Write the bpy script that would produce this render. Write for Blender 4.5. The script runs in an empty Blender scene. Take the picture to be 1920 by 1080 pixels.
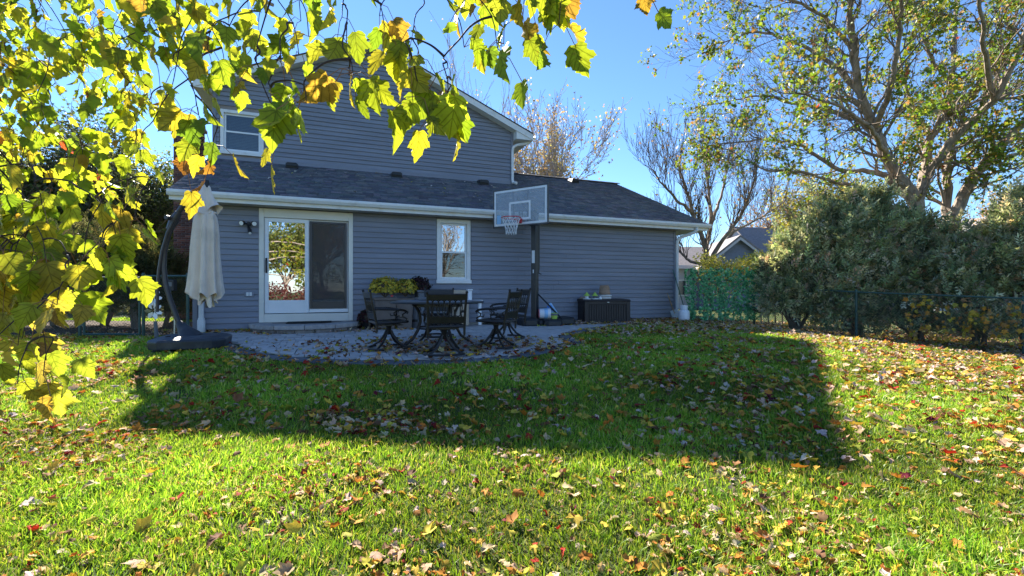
import bpy, math, random
import numpy as np
from mathutils import Vector, Matrix

R = random.Random(7)
NR = np.random.RandomState(11)
S = bpy.context.scene
COL = S.collection

# ------------------------------------------------------------------ camera, sky, sun, exposure
F, HC, HY = 860.0, 0.95, 543.0          # focal length in photo pixels, eye height, horizon row
cd = bpy.data.cameras.new('camera'); cam = bpy.data.objects.new('camera', cd); COL.objects.link(cam)
cam.location = (0, 0, HC); cam.rotation_euler = (math.radians(90), 0, 0)
cd.sensor_width = 36; cd.lens = F / 1920 * 36; cd.shift_y = (HY - 540) / 1920
cd.clip_start = 0.05; cd.clip_end = 2000
S.camera = cam

SUN_AZ, SUN_EL = 31.8, 35.2             # degrees to the left of the view axis, above the horizon
w = bpy.data.worlds.new('World'); S.world = w; w.use_nodes = True
nt = w.node_tree; bg = nt.nodes['Background']
sky = nt.nodes.new('ShaderNodeTexSky'); sky.sky_type = 'NISHITA'; sky.sun_disc = False
sky.sun_elevation = math.radians(SUN_EL); sky.sun_rotation = math.radians(-SUN_AZ)
sky.air_density = 1.0; sky.dust_density = 0.0; sky.ozone_density = 8.0; sky.altitude = 200
nt.links.new(sky.outputs[0], bg.inputs['Color']); bg.inputs['Strength'].default_value = 0.071
sd = bpy.data.lights.new('sun', 'SUN'); so = bpy.data.objects.new('sun', sd); COL.objects.link(so)
sd.energy = 5.0; sd.angle = math.radians(0.55); sd.color = (1.0, 0.93, 0.82)
a_, e_ = math.radians(SUN_AZ), math.radians(SUN_EL)
TOSUN = Vector((-math.sin(a_) * math.cos(e_), math.cos(a_) * math.cos(e_), math.sin(e_)))
so.rotation_euler = TOSUN.to_track_quat('Z', 'Y').to_euler()
so.location = (-20, 30, 30)
vs = S.view_settings
S.display_settings.display_device = 'sRGB'
vs.view_transform = 'Standard'; vs.look = 'None'; vs.gamma = 1; vs.use_curve_mapping = False
vs.exposure = 1.88
S.cycles.max_bounces = 8; S.cycles.transparent_max_bounces = 16
S.cycles.use_denoising = True
S.cycles.sample_clamp_indirect = 6

# ------------------------------------------------------------------ geometry helpers
def sm(t):
    t = np.clip(t, 0, 1); return t * t * (3 - 2 * t)

def g(x, y):
    """height of the ground"""
    return -0.42 * sm(0.115 * np.maximum(0, 9 - np.asarray(y, float)) + 0.17 * np.maximum(0, np.asarray(x, float) - 5))

def gf(x, y): return float(g(x, y))

def P(px, py, d):
    return Vector(((px - 960) / F * d, d, HC - (py - HY) * d / F))

def G(px, py):
    d = F * HC / max(4.0, py - HY)
    for _ in range(30):
        d = 0.5 * d + 0.5 * F * (HC - gf((px - 960) / F * d, d)) / max(4.0, py - HY)
    x = (px - 960) / F * d
    return Vector((x, d, gf(x, d)))

class MB:
    def __init__(s): s.v = []; s.f = []
    def add(s, vs_, fs):
        o = len(s.v); s.v += [tuple(p) for p in vs_]; s.f += [tuple(i + o for i in f) for f in fs]; return s
    def box(s, c, size, m=None):
        c = Vector(c); h = [k / 2 for k in size]; m = m or Matrix.Identity(3)
        p = [c + m @ Vector((x * h[0], y * h[1], z * h[2])) for x in (-1, 1) for y in (-1, 1) for z in (-1, 1)]
        return s.add(p, [(0, 1, 3, 2), (4, 6, 7, 5), (0, 4, 5, 1), (2, 3, 7, 6), (0, 2, 6, 4), (1, 5, 7, 3)])
    def span(s, x0, x1, y0, y1, z0, z1):
        return s.box(((x0 + x1) / 2, (y0 + y1) / 2, (z0 + z1) / 2), (x1 - x0, y1 - y0, z1 - z0))
    def hexa(s, p):                       # 8 corners: bottom ring 0-3, top ring 4-7
        return s.add(p, [(3, 2, 1, 0), (4, 5, 6, 7), (0, 1, 5, 4), (1, 2, 6, 5), (2, 3, 7, 6), (3, 0, 4, 7)])
    def bar(s, a, b, wd, ht, up=(0, 0, 1)):
        a = Vector(a); b = Vector(b); d = b - a; L = d.length
        if L < 1e-6: return s
        d = d / L; up = Vector(up); x = d.cross(up)
        if x.length < 1e-4: x = d.cross(Vector((1, 0, 0)))
        x.normalize(); z = x.cross(d)
        return s.box((a + b) / 2, (wd, L, ht), Matrix((x, d, z)).transposed())
    def tube(s, pts, rad, n=6, cap=True):
        pts = [Vector(p) for p in pts]; k = len(pts)
        if not hasattr(rad, '__len__'): rad = [rad] * k
        t0 = (pts[1] - pts[0]).normalized()
        x = t0.cross(Vector((0, 0, 1)))
        if x.length < 1e-3: x = t0.cross(Vector((1, 0, 0)))
        x.normalize(); vs_ = []; fs = []
        for i, p in enumerate(pts):
            t = (pts[min(i + 1, k - 1)] - pts[max(i - 1, 0)])
            if t.length < 1e-9: t = t0
            t.normalize(); x = x - t * x.dot(t)
            if x.length < 1e-6: x = t.orthogonal()
            x.normalize(); y = t.cross(x)
            for j in range(n):
                a = 2 * math.pi * j / n
                vs_.append(p + (x * math.cos(a) + y * math.sin(a)) * rad[i])
        for i in range(k - 1):
            for j in range(n):
                fs.append((i * n + j, i * n + (j + 1) % n, (i + 1) * n + (j + 1) % n, (i + 1) * n + j))
        if cap: fs += [tuple(range(n - 1, -1, -1)), tuple(range((k - 1) * n, k * n))]
        return s.add(vs_, fs)
    def cyl(s, a, b, r0, r1=None, n=12): return s.tube([a, b], [r0, r0 if r1 is None else r1], n)
    def lathe(s, prof, c=(0, 0, 0), n=16, sx=1, sy=1):
        c = Vector(c); vs_ = []; fs = []; k = len(prof)
        for r, z in prof:
            for j in range(n):
                a = 2 * math.pi * j / n
                vs_.append(c + Vector((r * sx * math.cos(a), r * sy * math.sin(a), z)))
        for i in range(k - 1):
            for j in range(n): fs.append((i * n + j, i * n + (j + 1) % n, (i + 1) * n + (j + 1) % n, (i + 1) * n + j))
        fs += [tuple(range(n - 1, -1, -1)), tuple(range((k - 1) * n, k * n))]
        return s.add(vs_, fs)
    def prism(s, poly, z0, z1):           # poly: (x, y), counter-clockwise
        n = len(poly)
        return s.add([(x, y, z0) for x, y in poly] + [(x, y, z1) for x, y in poly],
                     [tuple(range(n - 1, -1, -1)), tuple(range(n, 2 * n))] + [(i, (i + 1) % n, n + (i + 1) % n, n + i) for i in range(n)])
    def extrude(s, poly, a, b, ex, ey):   # poly in the plane (ex, ey), swept from a to b
        a = Vector(a); b = Vector(b); ex = Vector(ex); ey = Vector(ey); n = len(poly)
        q = [ex * x + ey * y for x, y in poly]
        return s.add([a + k for k in q] + [b + k for k in q],
                     [tuple(range(n - 1, -1, -1)), tuple(range(n, 2 * n))] + [(i, (i + 1) % n, n + (i + 1) % n, n + i) for i in range(n)])
    def mesh(s, name):
        me = bpy.data.meshes.new(name); me.from_pydata(s.v, [], s.f); me.validate(); return me
    def build(s, name, m, parent=None, smooth=False, bevel=0, seg=1, **tags):
        me = s.mesh(name); me.materials.append(m)
        return link(name, me, parent, smooth, bevel, seg, **tags)

def link(name, me, parent=None, smooth=False, bevel=0, seg=1, **tags):
    o = bpy.data.objects.new(name, me); COL.objects.link(o); o.parent = parent
    if smooth:
        me.polygons.foreach_set('use_smooth', [True] * len(me.polygons))
        try: me.set_sharp_from_angle(angle=math.radians(38))
        except Exception: pass
    if bevel:
        b = o.modifiers.new('bevel', 'BEVEL'); b.width = bevel; b.segments = seg; b.limit_method = 'ANGLE'; b.angle_limit = math.radians(35)
    for k, v in tags.items(): o[k] = v
    return o

def thing(name, label, cat, loc=(0, 0, 0), rz=0.0, group=None):
    o = bpy.data.objects.new(name, None); COL.objects.link(o)
    o.empty_display_size = 0.1; o.location = loc; o.rotation_euler = (0, 0, rz)
    o['label'] = label; o['category'] = cat
    if group: o['group'] = group
    return o

def tag(o, label, cat, group=None):
    o['label'] = label; o['category'] = cat
    if group: o['group'] = group
    return o

def copy_tree(o, parent=None):
    c = o.copy(); COL.objects.link(c); c.parent = parent
    for ch in [k for k in COL.objects if k.parent == o]: copy_tree(ch, c)
    return c

def fast_mesh(name, V, tri, mat_, parent=None, col=None, smooth=False, **tags):
    """V (n,3) float, tri (m,3) int, col (n,3) linear colours"""
    me = bpy.data.meshes.new(name); n, m = len(V), len(tri)
    me.vertices.add(n); me.vertices.foreach_set('co', np.ascontiguousarray(V, dtype=np.float32).ravel())
    me.loops.add(m * 3); me.loops.foreach_set('vertex_index', np.ascontiguousarray(tri, dtype=np.int32).ravel())
    me.polygons.add(m); me.polygons.foreach_set('loop_start', np.arange(0, m * 3, 3, dtype=np.int32))
    try: me.polygons.foreach_set('loop_total', np.full(m, 3, dtype=np.int32))
    except Exception: pass
    if col is not None:
        at = me.color_attributes.new('col', 'FLOAT_COLOR', 'POINT')
        c4 = np.ones((n, 4), dtype=np.float32); c4[:, :3] = col
        at.data.foreach_set('color', c4.ravel())
    me.update(calc_edges=True); me.validate()
    me.materials.append(mat_)
    if smooth: me.polygons.foreach_set('use_smooth', np.ones(len(me.polygons), dtype=bool))
    o = bpy.data.objects.new(name, me); COL.objects.link(o); o.parent = parent
    for k, v in tags.items(): o[k] = v
    return o

def frames(ydir, nrm):
    y = ydir / np.maximum(1e-9, np.linalg.norm(ydir, axis=1, keepdims=True))
    z = nrm - y * np.sum(nrm * y, axis=1, keepdims=True)
    z /= np.maximum(1e-9, np.linalg.norm(z, axis=1, keepdims=True))
    x = np.cross(y, z)
    return np.stack([x, y, z], axis=2)

def scatter(templates, pos, Rm, scale, cols, rs=NR):
    """templates: list of (V,T); returns V, T, C for one joined mesh"""
    Vs, Ts, Cs = [], [], []; off = 0
    which = rs.randint(0, len(templates), len(pos))
    scale = np.asarray(scale, float)
    if scale.ndim == 1: scale = scale[:, None].repeat(3, 1)
    for k, (tv, tt) in enumerate(templates):
        i = np.where(which == k)[0]
        if not len(i): continue
        q = tv[None] * scale[i][:, None, :]
        q = np.einsum('nij,nkj->nki', Rm[i], q) + pos[i][:, None, :]
        nv = len(tv)
        Vs.append(q.reshape(-1, 3))
        Ts.append((tt[None] + (np.arange(len(i)) * nv)[:, None, None]).reshape(-1, 3) + off)
        Cs.append(np.repeat(cols[i], nv, axis=0)); off += nv * len(i)
    return np.concatenate(Vs), np.concatenate(Ts), np.concatenate(Cs)

def pick(pal, n, wts=None, jit=0.18, rs=NR):
    pal = np.array(pal, float); wts = None if wts is None else np.array(wts, float) / np.sum(wts)
    c = pal[rs.choice(len(pal), n, p=wts)]
    return np.clip(c * (1 + rs.uniform(-jit, jit, (n, 1))) * (1 + rs.uniform(-jit * .4, jit * .4, (n, 3))), 0.003, 0.95)

# ------------------------------------------------------------------ materials
def mk(name):
    m = bpy.data.materials.new(name); m.use_nodes = True
    return m, m.node_tree.nodes, m.node_tree.links, m.node_tree.nodes['Principled BSDF']

def mat(name, c, rough=0.6, spec=0.4, metal=0.0, var=0.12, scale=6.0, bump=0.0, bscale=60.0, c2=None, stretch=(1, 1, 1), rnd=0.0, dirt=None):
    m, N, L, b = mk(name)
    tc = N.new('ShaderNodeTexCoord'); mp = N.new('ShaderNodeMapping'); mp.inputs['Scale'].default_value = stretch
    L.new(tc.outputs['Object'], mp.inputs[0])
    nz = N.new('ShaderNodeTexNoise'); nz.inputs['Scale'].default_value = scale; nz.inputs['Detail'].default_value = 6; nz.inputs['Roughness'].default_value = .65
    L.new(mp.outputs[0], nz.inputs['Vector'])
    rp = N.new('ShaderNodeValToRGB')
    ca = [k * (1 - var) for k in c]; cb = [min(1, k * (1 + var)) for k in (c2 or c)]
    rp.color_ramp.elements[0].position = .3; rp.color_ramp.elements[1].position = .7
    rp.color_ramp.elements[0].color = (*ca, 1); rp.color_ramp.elements[1].color = (*cb, 1)
    L.new(nz.outputs['Fac'], rp.inputs[0]); out = rp.outputs[0]
    if rnd:
        oi = N.new('ShaderNodeObjectInfo'); mr = N.new('ShaderNodeMapRange')
        mr.inputs['To Min'].default_value = 1 - rnd; mr.inputs['To Max'].default_value = 1 + rnd
        L.new(oi.outputs['Random'], mr.inputs['Value'])
        mu = N.new('ShaderNodeVectorMath'); mu.operation = 'SCALE'
        L.new(out, mu.inputs[0]); L.new(mr.outputs[0], mu.inputs['Scale']); out = mu.outputs[0]
    if dirt:
        n2 = N.new('ShaderNodeTexNoise'); n2.inputs['Scale'].default_value = dirt[1]; n2.inputs['Detail'].default_value = 8
        L.new(tc.outputs['Object'], n2.inputs['Vector'])
        r2 = N.new('ShaderNodeValToRGB'); r2.color_ramp.elements[0].position = .52; r2.color_ramp.elements[1].position = .72
        r2.color_ramp.elements[1].color = (dirt[2],) * 3 + (1,); r2.color_ramp.elements[0].color = (0, 0, 0, 1)
        L.new(n2.outputs['Fac'], r2.inputs[0])
        mx = N.new('ShaderNodeMix'); mx.data_type = 'RGBA'; L.new(r2.outputs[0], mx.inputs[0]); L.new(out, mx.inputs[6]); mx.inputs[7].default_value = (*dirt[0], 1); out = mx.outputs[2]
    L.new(out, b.inputs['Base Color'])
    b.inputs['Roughness'].default_value = rough; b.inputs['Metallic'].default_value = metal
    b.inputs['Specular IOR Level'].default_value = spec
    if bump:
        bz = N.new('ShaderNodeTexNoise'); bz.inputs['Scale'].default_value = bscale; bz.inputs['Detail'].default_value = 5
        L.new(mp.outputs[0], bz.inputs['Vector'])
        bp = N.new('ShaderNodeBump'); bp.inputs['Strength'].default_value = bump; bp.inputs['Distance'].default_value = .01
        L.new(bz.outputs['Fac'], bp.inputs['Height']); L.new(bp.outputs[0], b.inputs['Normal'])
    return m

def leafmat(name, src='attr', trans=0.5, rough=0.45, tint=(1.25, 1.2, .7), spec=.35, vein=True, spots=False):
    m, N, L, b = mk(name)
    if src == 'attr':
        at = N.new('ShaderNodeAttribute'); at.attribute_name = 'col'; col = at.outputs['Color']
    else:
        oi = N.new('ShaderNodeObjectInfo'); col = oi.outputs['Color']
    if vein:
        tc = N.new('ShaderNodeTexCoord'); nz = N.new('ShaderNodeTexNoise'); nz.inputs['Scale'].default_value = 28 if src == 'attr' else 3.0; nz.inputs['Detail'].default_value = 5
        L.new(tc.outputs['Object'], nz.inputs['Vector'])
        mr = N.new('ShaderNodeMapRange'); mr.inputs['From Min'].default_value = .3; mr.inputs['From Max'].default_value = .7
        mr.inputs['To Min'].default_value = .72; mr.inputs['To Max'].default_value = 1.22
        L.new(nz.outputs['Fac'], mr.inputs['Value'])
        mu = N.new('ShaderNodeVectorMath'); mu.operation = 'SCALE'; L.new(col, mu.inputs[0]); L.new(mr.outputs[0], mu.inputs['Scale']); col = mu.outputs[0]
    if spots:
        tc = N.new('ShaderNodeTexCoord'); nz = N.new('ShaderNodeTexNoise'); nz.inputs['Scale'].default_value = 5.0 if src == 'obj' else 60; nz.inputs['Detail'].default_value = 6; nz.inputs['Roughness'].default_value = .7
        oi2 = N.new('ShaderNodeObjectInfo'); ad = N.new('ShaderNodeVectorMath'); ad.operation = 'ADD'; sc_ = N.new('ShaderNodeVectorMath'); sc_.operation = 'SCALE'; sc_.inputs[0].default_value = (37, 11, 5); L.new(oi2.outputs['Random'], sc_.inputs['Scale']); L.new(tc.outputs['Object'], ad.inputs[0]); L.new(sc_.outputs[0], ad.inputs[1]); L.new(ad.outputs[0], nz.inputs['Vector'])
        rp = N.new('ShaderNodeValToRGB'); rp.color_ramp.elements[0].position = .60; rp.color_ramp.elements[1].position = .70; L.new(nz.outputs['Fac'], rp.inputs[0])
        mxc = N.new('ShaderNodeMix'); mxc.data_type = 'RGBA'; ms = N.new('ShaderNodeMath'); ms.operation = 'MULTIPLY'; ms.inputs[1].default_value = .7; L.new(rp.outputs[0], ms.inputs[0]); L.new(ms.outputs[0], mxc.inputs[0]); L.new(col, mxc.inputs[6]); mxc.inputs[7].default_value = (.26, .13, .04, 1); col = mxc.outputs[2]
    if src == 'obj' and spots:
        sx = N.new('ShaderNodeSeparateXYZ'); L.new(tc.outputs['Object'], sx.inputs[0]); last = None
        ax_ = N.new('ShaderNodeMath'); ax_.operation = 'ABSOLUTE'; L.new(sx.outputs['X'], ax_.inputs[0])
        for ang, y0 in ((0, 0), (42, .05), (72, .03), (38, .32), (40, .52)):
            ca, sa = math.cos(math.radians(ang)), math.sin(math.radians(ang))
            m1 = N.new('ShaderNodeMath'); m1.operation = 'MULTIPLY'; m1.inputs[1].default_value = ca; L.new(ax_.outputs[0], m1.inputs[0])
            m2 = N.new('ShaderNodeMath'); m2.operation = 'MULTIPLY_ADD'; m2.inputs[1].default_value = -sa; m2.inputs[2].default_value = y0 * sa; L.new(sx.outputs['Y'], m2.inputs[0])
            m3 = N.new('ShaderNodeMath'); m3.operation = 'ADD'; L.new(m1.outputs[0], m3.inputs[0]); L.new(m2.outputs[0], m3.inputs[1])
            m4 = N.new('ShaderNodeMath'); m4.operation = 'ABSOLUTE'; L.new(m3.outputs[0], m4.inputs[0])
            if last is None: last = m4
            else: mn = N.new('ShaderNodeMath'); mn.operation = 'MINIMUM'; L.new(last.outputs[0], mn.inputs[0]); L.new(m4.outputs[0], mn.inputs[1]); last = mn
        lt = N.new('ShaderNodeMapRange'); lt.inputs['From Min'].default_value = .006; lt.inputs['From Max'].default_value = .022; lt.inputs['To Min'].default_value = .55; lt.inputs['To Max'].default_value = 1.0; L.new(last.outputs[0], lt.inputs['Value'])
        mv = N.new('ShaderNodeVectorMath'); mv.operation = 'SCALE'; L.new(col, mv.inputs[0]); L.new(lt.outputs[0], mv.inputs['Scale']); col = mv.outputs[0]
    L.new(col, b.inputs['Base Color']); b.inputs['Roughness'].default_value = rough; b.inputs['Specular IOR Level'].default_value = spec
    tr = N.new('ShaderNodeBsdfTranslucent'); mt = N.new('ShaderNodeVectorMath'); mt.operation = 'MULTIPLY'; mt.inputs[1].default_value = tint
    L.new(col, mt.inputs[0]); L.new(mt.outputs[0], tr.inputs['Color'])
    mx = N.new('ShaderNodeMixShader'); mx.inputs[0].default_value = trans
    L.new(b.outputs[0], mx.inputs[1]); L.new(tr.outputs[0], mx.inputs[2]); L.new(mx.outputs[0], N['Material Output'].inputs['Surface'])
    return m

def glassmat(name, refl=0.16, tint=(.8, .85, .85), rough=0.0):
    m, N, L, b = mk(name); N.remove(b)
    t = N.new('ShaderNodeBsdfTransparent'); t.inputs[0].default_value = (*tint, 1)
    gl = N.new('ShaderNodeBsdfGlossy'); gl.inputs['Roughness'].default_value = rough; gl.inputs[0].default_value = (.95, .97, 1, 1)
    tc = N.new('ShaderNodeTexCoord'); nz = N.new('ShaderNodeTexNoise'); nz.inputs['Scale'].default_value = 1.3; L.new(tc.outputs['Object'], nz.inputs['Vector'])
    bp = N.new('ShaderNodeBump'); bp.inputs['Strength'].default_value = .08; bp.inputs['Distance'].default_value = .02
    L.new(nz.outputs['Fac'], bp.inputs['Height']); L.new(bp.outputs[0], gl.inputs['Normal'])
    lw = N.new('ShaderNodeLayerWeight'); lw.inputs[0].default_value = .25
    mr = N.new('ShaderNodeMapRange'); mr.inputs['To Min'].default_value = refl; mr.inputs['To Max'].default_value = .95
    L.new(lw.outputs['Fresnel'], mr.inputs['Value'])
    mx = N.new('ShaderNodeMixShader'); L.new(mr.outputs[0], mx.inputs[0]); L.new(t.outputs[0], mx.inputs[1]); L.new(gl.outputs[0], mx.inputs[2])
    L.new(mx.outputs[0], N['Material Output'].inputs['Surface'])
    return m

M = {}
M['siding'] = mat('slate siding', (.225, .236, .282), .6, .25, var=.13, scale=3, stretch=(.3, 3, 3), rnd=.07, bump=.15, bscale=40)
M['corner'] = mat('siding trim', (.215, .225, .268), .55, .35, var=.06)
M['white'] = mat('white trim paint', (.74, .74, .73), .45, .4, var=.05, scale=2.2, dirt=((.45, .42, .36), 5, .35))
M['cream'] = mat('cream door trim', (.72, .69, .62), .5, .4, var=.05, scale=2)
M['vinyl'] = mat('white vinyl', (.78, .79, .80), .35, .45, var=.04, scale=3)
M['soffit'] = mat('soffit', (.42, .40, .38), .6, .3, var=.06)
M['shingle'] = None
M['felt'] = mat('roof deck', (.06, .06, .068), .9, .2)
M['ventmetal'] = mat('black roof vent', (.02, .021, .024), .5, .4, var=.2)
M['found'] = mat('concrete foundation', (.36, .34, .31), .85, .2, var=.22, scale=9, bump=.4, bscale=50)
M['mortar'] = mat('mortar', (.24, .22, .20), .9, .2, var=.15, scale=20)
M['black'] = mat('black plastic', (.018, .018, .02), .45, .4, var=.15)
M['blackmetal'] = mat('black powder coat', (.02, .02, .022), .35, .5, var=.2, scale=20)
M['bronze'] = mat('dark bronze aluminium', (.028, .023, .020), .32, .5, metal=.2, var=.25, scale=14, bump=.2, bscale=120)
M['graphite'] = mat('graphite tube', (.045, .040, .042), .35, .5, var=.12)
M['resin'] = mat('umbrella base resin', (.035, .040, .05), .5, .4, var=.14, bump=.15, bscale=150, dirt=((.12, .12, .12), 6, .4))
M['canvas'] = mat('beige canopy canvas', (.70, .61, .54), .9, .1, var=.07, scale=5, bump=.2, bscale=300, dirt=((.36, .32, .27), 3, .4))
M['interior'] = mat('dark room', (.28, .24, .22), .9, .1)
M['blind'] = mat('blind slats', (.40, .36, .31), .6, .3)
M['glass'] = glassmat('window glass', .03)
M['glassdoor'] = glassmat('door glass', .5, (.45, .48, .48))
M['mirror'] = glassmat('upper sash glass', .34, (.5, .55, .6))
M['glassfixed'] = glassmat('fixed door glass', .30, (.6, .62, .62))
M['acrylic'] = glassmat('acrylic backboard', .05, (.62, .66, .70), .08)
M['screen'] = None
M['fgreen'] = mat('green fence paint', (.035, .085, .075), .5, .4, var=.25, scale=10)
M['wire'] = mat('green coated wire', (.035, .06, .055), .5, .4, var=.3)
M['trunk'] = mat('grey bark', (.30, .24, .19), .9, .15, var=.45, scale=9, bump=.8, bscale=22, stretch=(1, 1, .35))
M['twig'] = mat('twig bark', (.17, .135, .105), .85, .2, var=.35, scale=8)
M['twigpale'] = mat('pale twig bark', (.38, .33, .30), .85, .2, var=.3, scale=8)
M['twigred'] = mat('dark twig', (.055, .035, .035), .7, .3, var=.3, scale=12)
M['petiole'] = mat('petiole', (.30, .14, .07), .6, .3, var=.3, scale=30)
M['leaf'] = leafmat('leaf', 'attr', .5)
M['leafnear'] = leafmat('near leaf', 'obj', .64, .42, (1.0, 1.06, .5), spots=True)
M['leafstuff'] = leafmat('near leaf mass', 'attr', .64, .42, (1.0, 1.06, .5), spots=True)
M['dry'] = leafmat('fallen leaf', 'attr', .22, .75, (1.1, .95, .7), .12)
M['dryobj'] = leafmat('single fallen leaf', 'obj', .22, .75, (1.1, .95, .7), .12)
M['grass'] = leafmat('grass blades', 'attr', .45, .45, (1.25, 1.2, .6), .3, vein=False)
M['needle'] = leafmat('conifer frond', 'attr', .42, .75, (1.15, 1.1, .6), .1, vein=False)
M['paverA'] = mat('grey concrete paver', (.45, .42, .40), .8, .25, var=.16, scale=7, rnd=.13, bump=.3, bscale=60, dirt=((.16, .14, .12), 2.5, .5))
M['paverB'] = mat('charcoal border paver', (.12, .122, .13), .8, .25, var=.2, scale=8, rnd=.14, bump=.3, bscale=60)
M['stone'] = mat('tumbled step stone', (.23, .205, .19), .85, .2, var=.3, scale=9, rnd=.15, bump=.7, bscale=35)
M['stonecap'] = mat('step cap stone', (.34, .32, .31), .85, .2, var=.25, scale=8, rnd=.12, bump=.6, bscale=30)
M['mulch'] = mat('leafy soil', (.07, .05, .035), .95, .1, var=.5, scale=14, bump=.8, bscale=40)
M['joint'] = mat('jointing sand', (.07, .06, .05), .95, .1, var=.2, scale=25)
M['brown'] = mat('brown planter', (.16, .125, .105), .6, .3, var=.15)
M['boxbrown'] = mat('dark brown resin', (.040, .030, .027), .5, .35, var=.18, scale=8, bump=.25, bscale=50, stretch=(1, 1, .2))
M['tan'] = mat('tan plastic', (.45, .36, .27), .55, .35, var=.08)
M['greybox'] = mat('grey plastic', (.14, .145, .16), .55, .35, var=.1)
M['white2'] = mat('white plastic', (.75, .76, .78), .4, .45, var=.05)
M['blue'] = mat('blue plastic', (.05, .22, .62), .4, .45, var=.1)
M['skyblue'] = mat('light blue bag', (.30, .52, .75), .5, .4, var=.2)
M['pink'] = mat('pink lid', (.75, .22, .25), .45, .4, var=.1)
M['lime'] = mat('lime plastic', (.42, .60, .10), .5, .4, var=.15)
M['kraft'] = mat('kraft paper', (.34, .23, .16), .85, .15, var=.2, bump=.5, bscale=18)
M['sackwhite'] = mat('white woven sack', (.60, .58, .56), .7, .3, var=.12, bump=.5, bscale=20)
M['rim'] = mat('red rim', (.55, .03, .05), .4, .45, var=.1)
M['net'] = mat('net cord', (.78, .78, .80), .8, .2, var=.06)
M['steel'] = mat('galvanised steel', (.45, .46, .47), .35, .5, metal=.8, var=.1)
M['wood'] = mat('tool handle wood', (.42, .27, .14), .6, .3, var=.2, stretch=(4, 4, .5))
M['toolgreen'] = mat('green handle', (.04, .13, .09), .5, .4)
M['tank'] = mat('white tank enamel', (.72, .74, .78), .35, .5, var=.06, dirt=((.4, .33, .26), 6, .3))
M['table'] = mat('slate tabletop', (.17, .175, .19), .35, .5, var=.2, scale=9)
M['tablerim'] = mat('table rim', (.05, .05, .055), .35, .5, var=.2)
M['mat'] = mat('door mat fibre', (.035, .033, .032), .95, .1, var=.3, bump=.6, bscale=200)
M['outlet'] = mat('grey outlet cover', (.30, .31, .33), .5, .4, var=.05)
M['lens'] = mat('lamp lens', (.8, .8, .78), .25, .5, var=.04)
M['sidingpale'] = mat('neighbour pale siding', (.55, .55, .60), .7, .3, var=.06)
M['sidingblue'] = mat('neighbour blue siding', (.20, .23, .32), .7, .3, var=.08)
M['roofgrey'] = mat('neighbour shingles', (.24, .22, .22), .9, .2, var=.25, scale=8)
M['windowdark'] = mat('dark pane', (.03, .035, .045), .15, .6, var=.2)

def shinglemat():
    m, N, L, b = mk('asphalt shingles')
    at = N.new('ShaderNodeAttribute'); at.attribute_name = 'col'
    tc = N.new('ShaderNodeTexCoord'); nz = N.new('ShaderNodeTexNoise'); nz.inputs['Scale'].default_value = 90; nz.inputs['Detail'].default_value = 3
    L.new(tc.outputs['Object'], nz.inputs['Vector'])
    mr = N.new('ShaderNodeMapRange'); mr.inputs['From Min'].default_value = .3; mr.inputs['From Max'].default_value = .7; mr.inputs['To Min'].default_value = .6; mr.inputs['To Max'].default_value = 1.4
    L.new(nz.outputs['Fac'], mr.inputs['Value'])
    mu = N.new('ShaderNodeVectorMath'); mu.operation = 'SCALE'; L.new(at.outputs['Color'], mu.inputs[0]); L.new(mr.outputs[0], mu.inputs['Scale'])
    L.new(mu.outputs[0], b.inputs['Base Color']); b.inputs['Roughness'].default_value = .85; b.inputs['Specular IOR Level'].default_value = .25
    return m
M['shingle'] = shinglemat()

def attrmat(name, rough=.85, bump=.5):
    m, N, L, b = mk(name)
    at = N.new('ShaderNodeAttribute'); at.attribute_name = 'col'; L.new(at.outputs['Color'], b.inputs['Base Color']); b.inputs['Roughness'].default_value = rough
    tc = N.new('ShaderNodeTexCoord'); nz = N.new('ShaderNodeTexNoise'); nz.inputs['Scale'].default_value = 60; L.new(tc.outputs['Object'], nz.inputs['Vector'])
    bp = N.new('ShaderNodeBump'); bp.inputs['Strength'].default_value = bump; bp.inputs['Distance'].default_value = .01; L.new(nz.outputs['Fac'], bp.inputs['Height']); L.new(bp.outputs[0], b.inputs['Normal'])
    return m
M['brick'] = attrmat('chimney brick')

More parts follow.
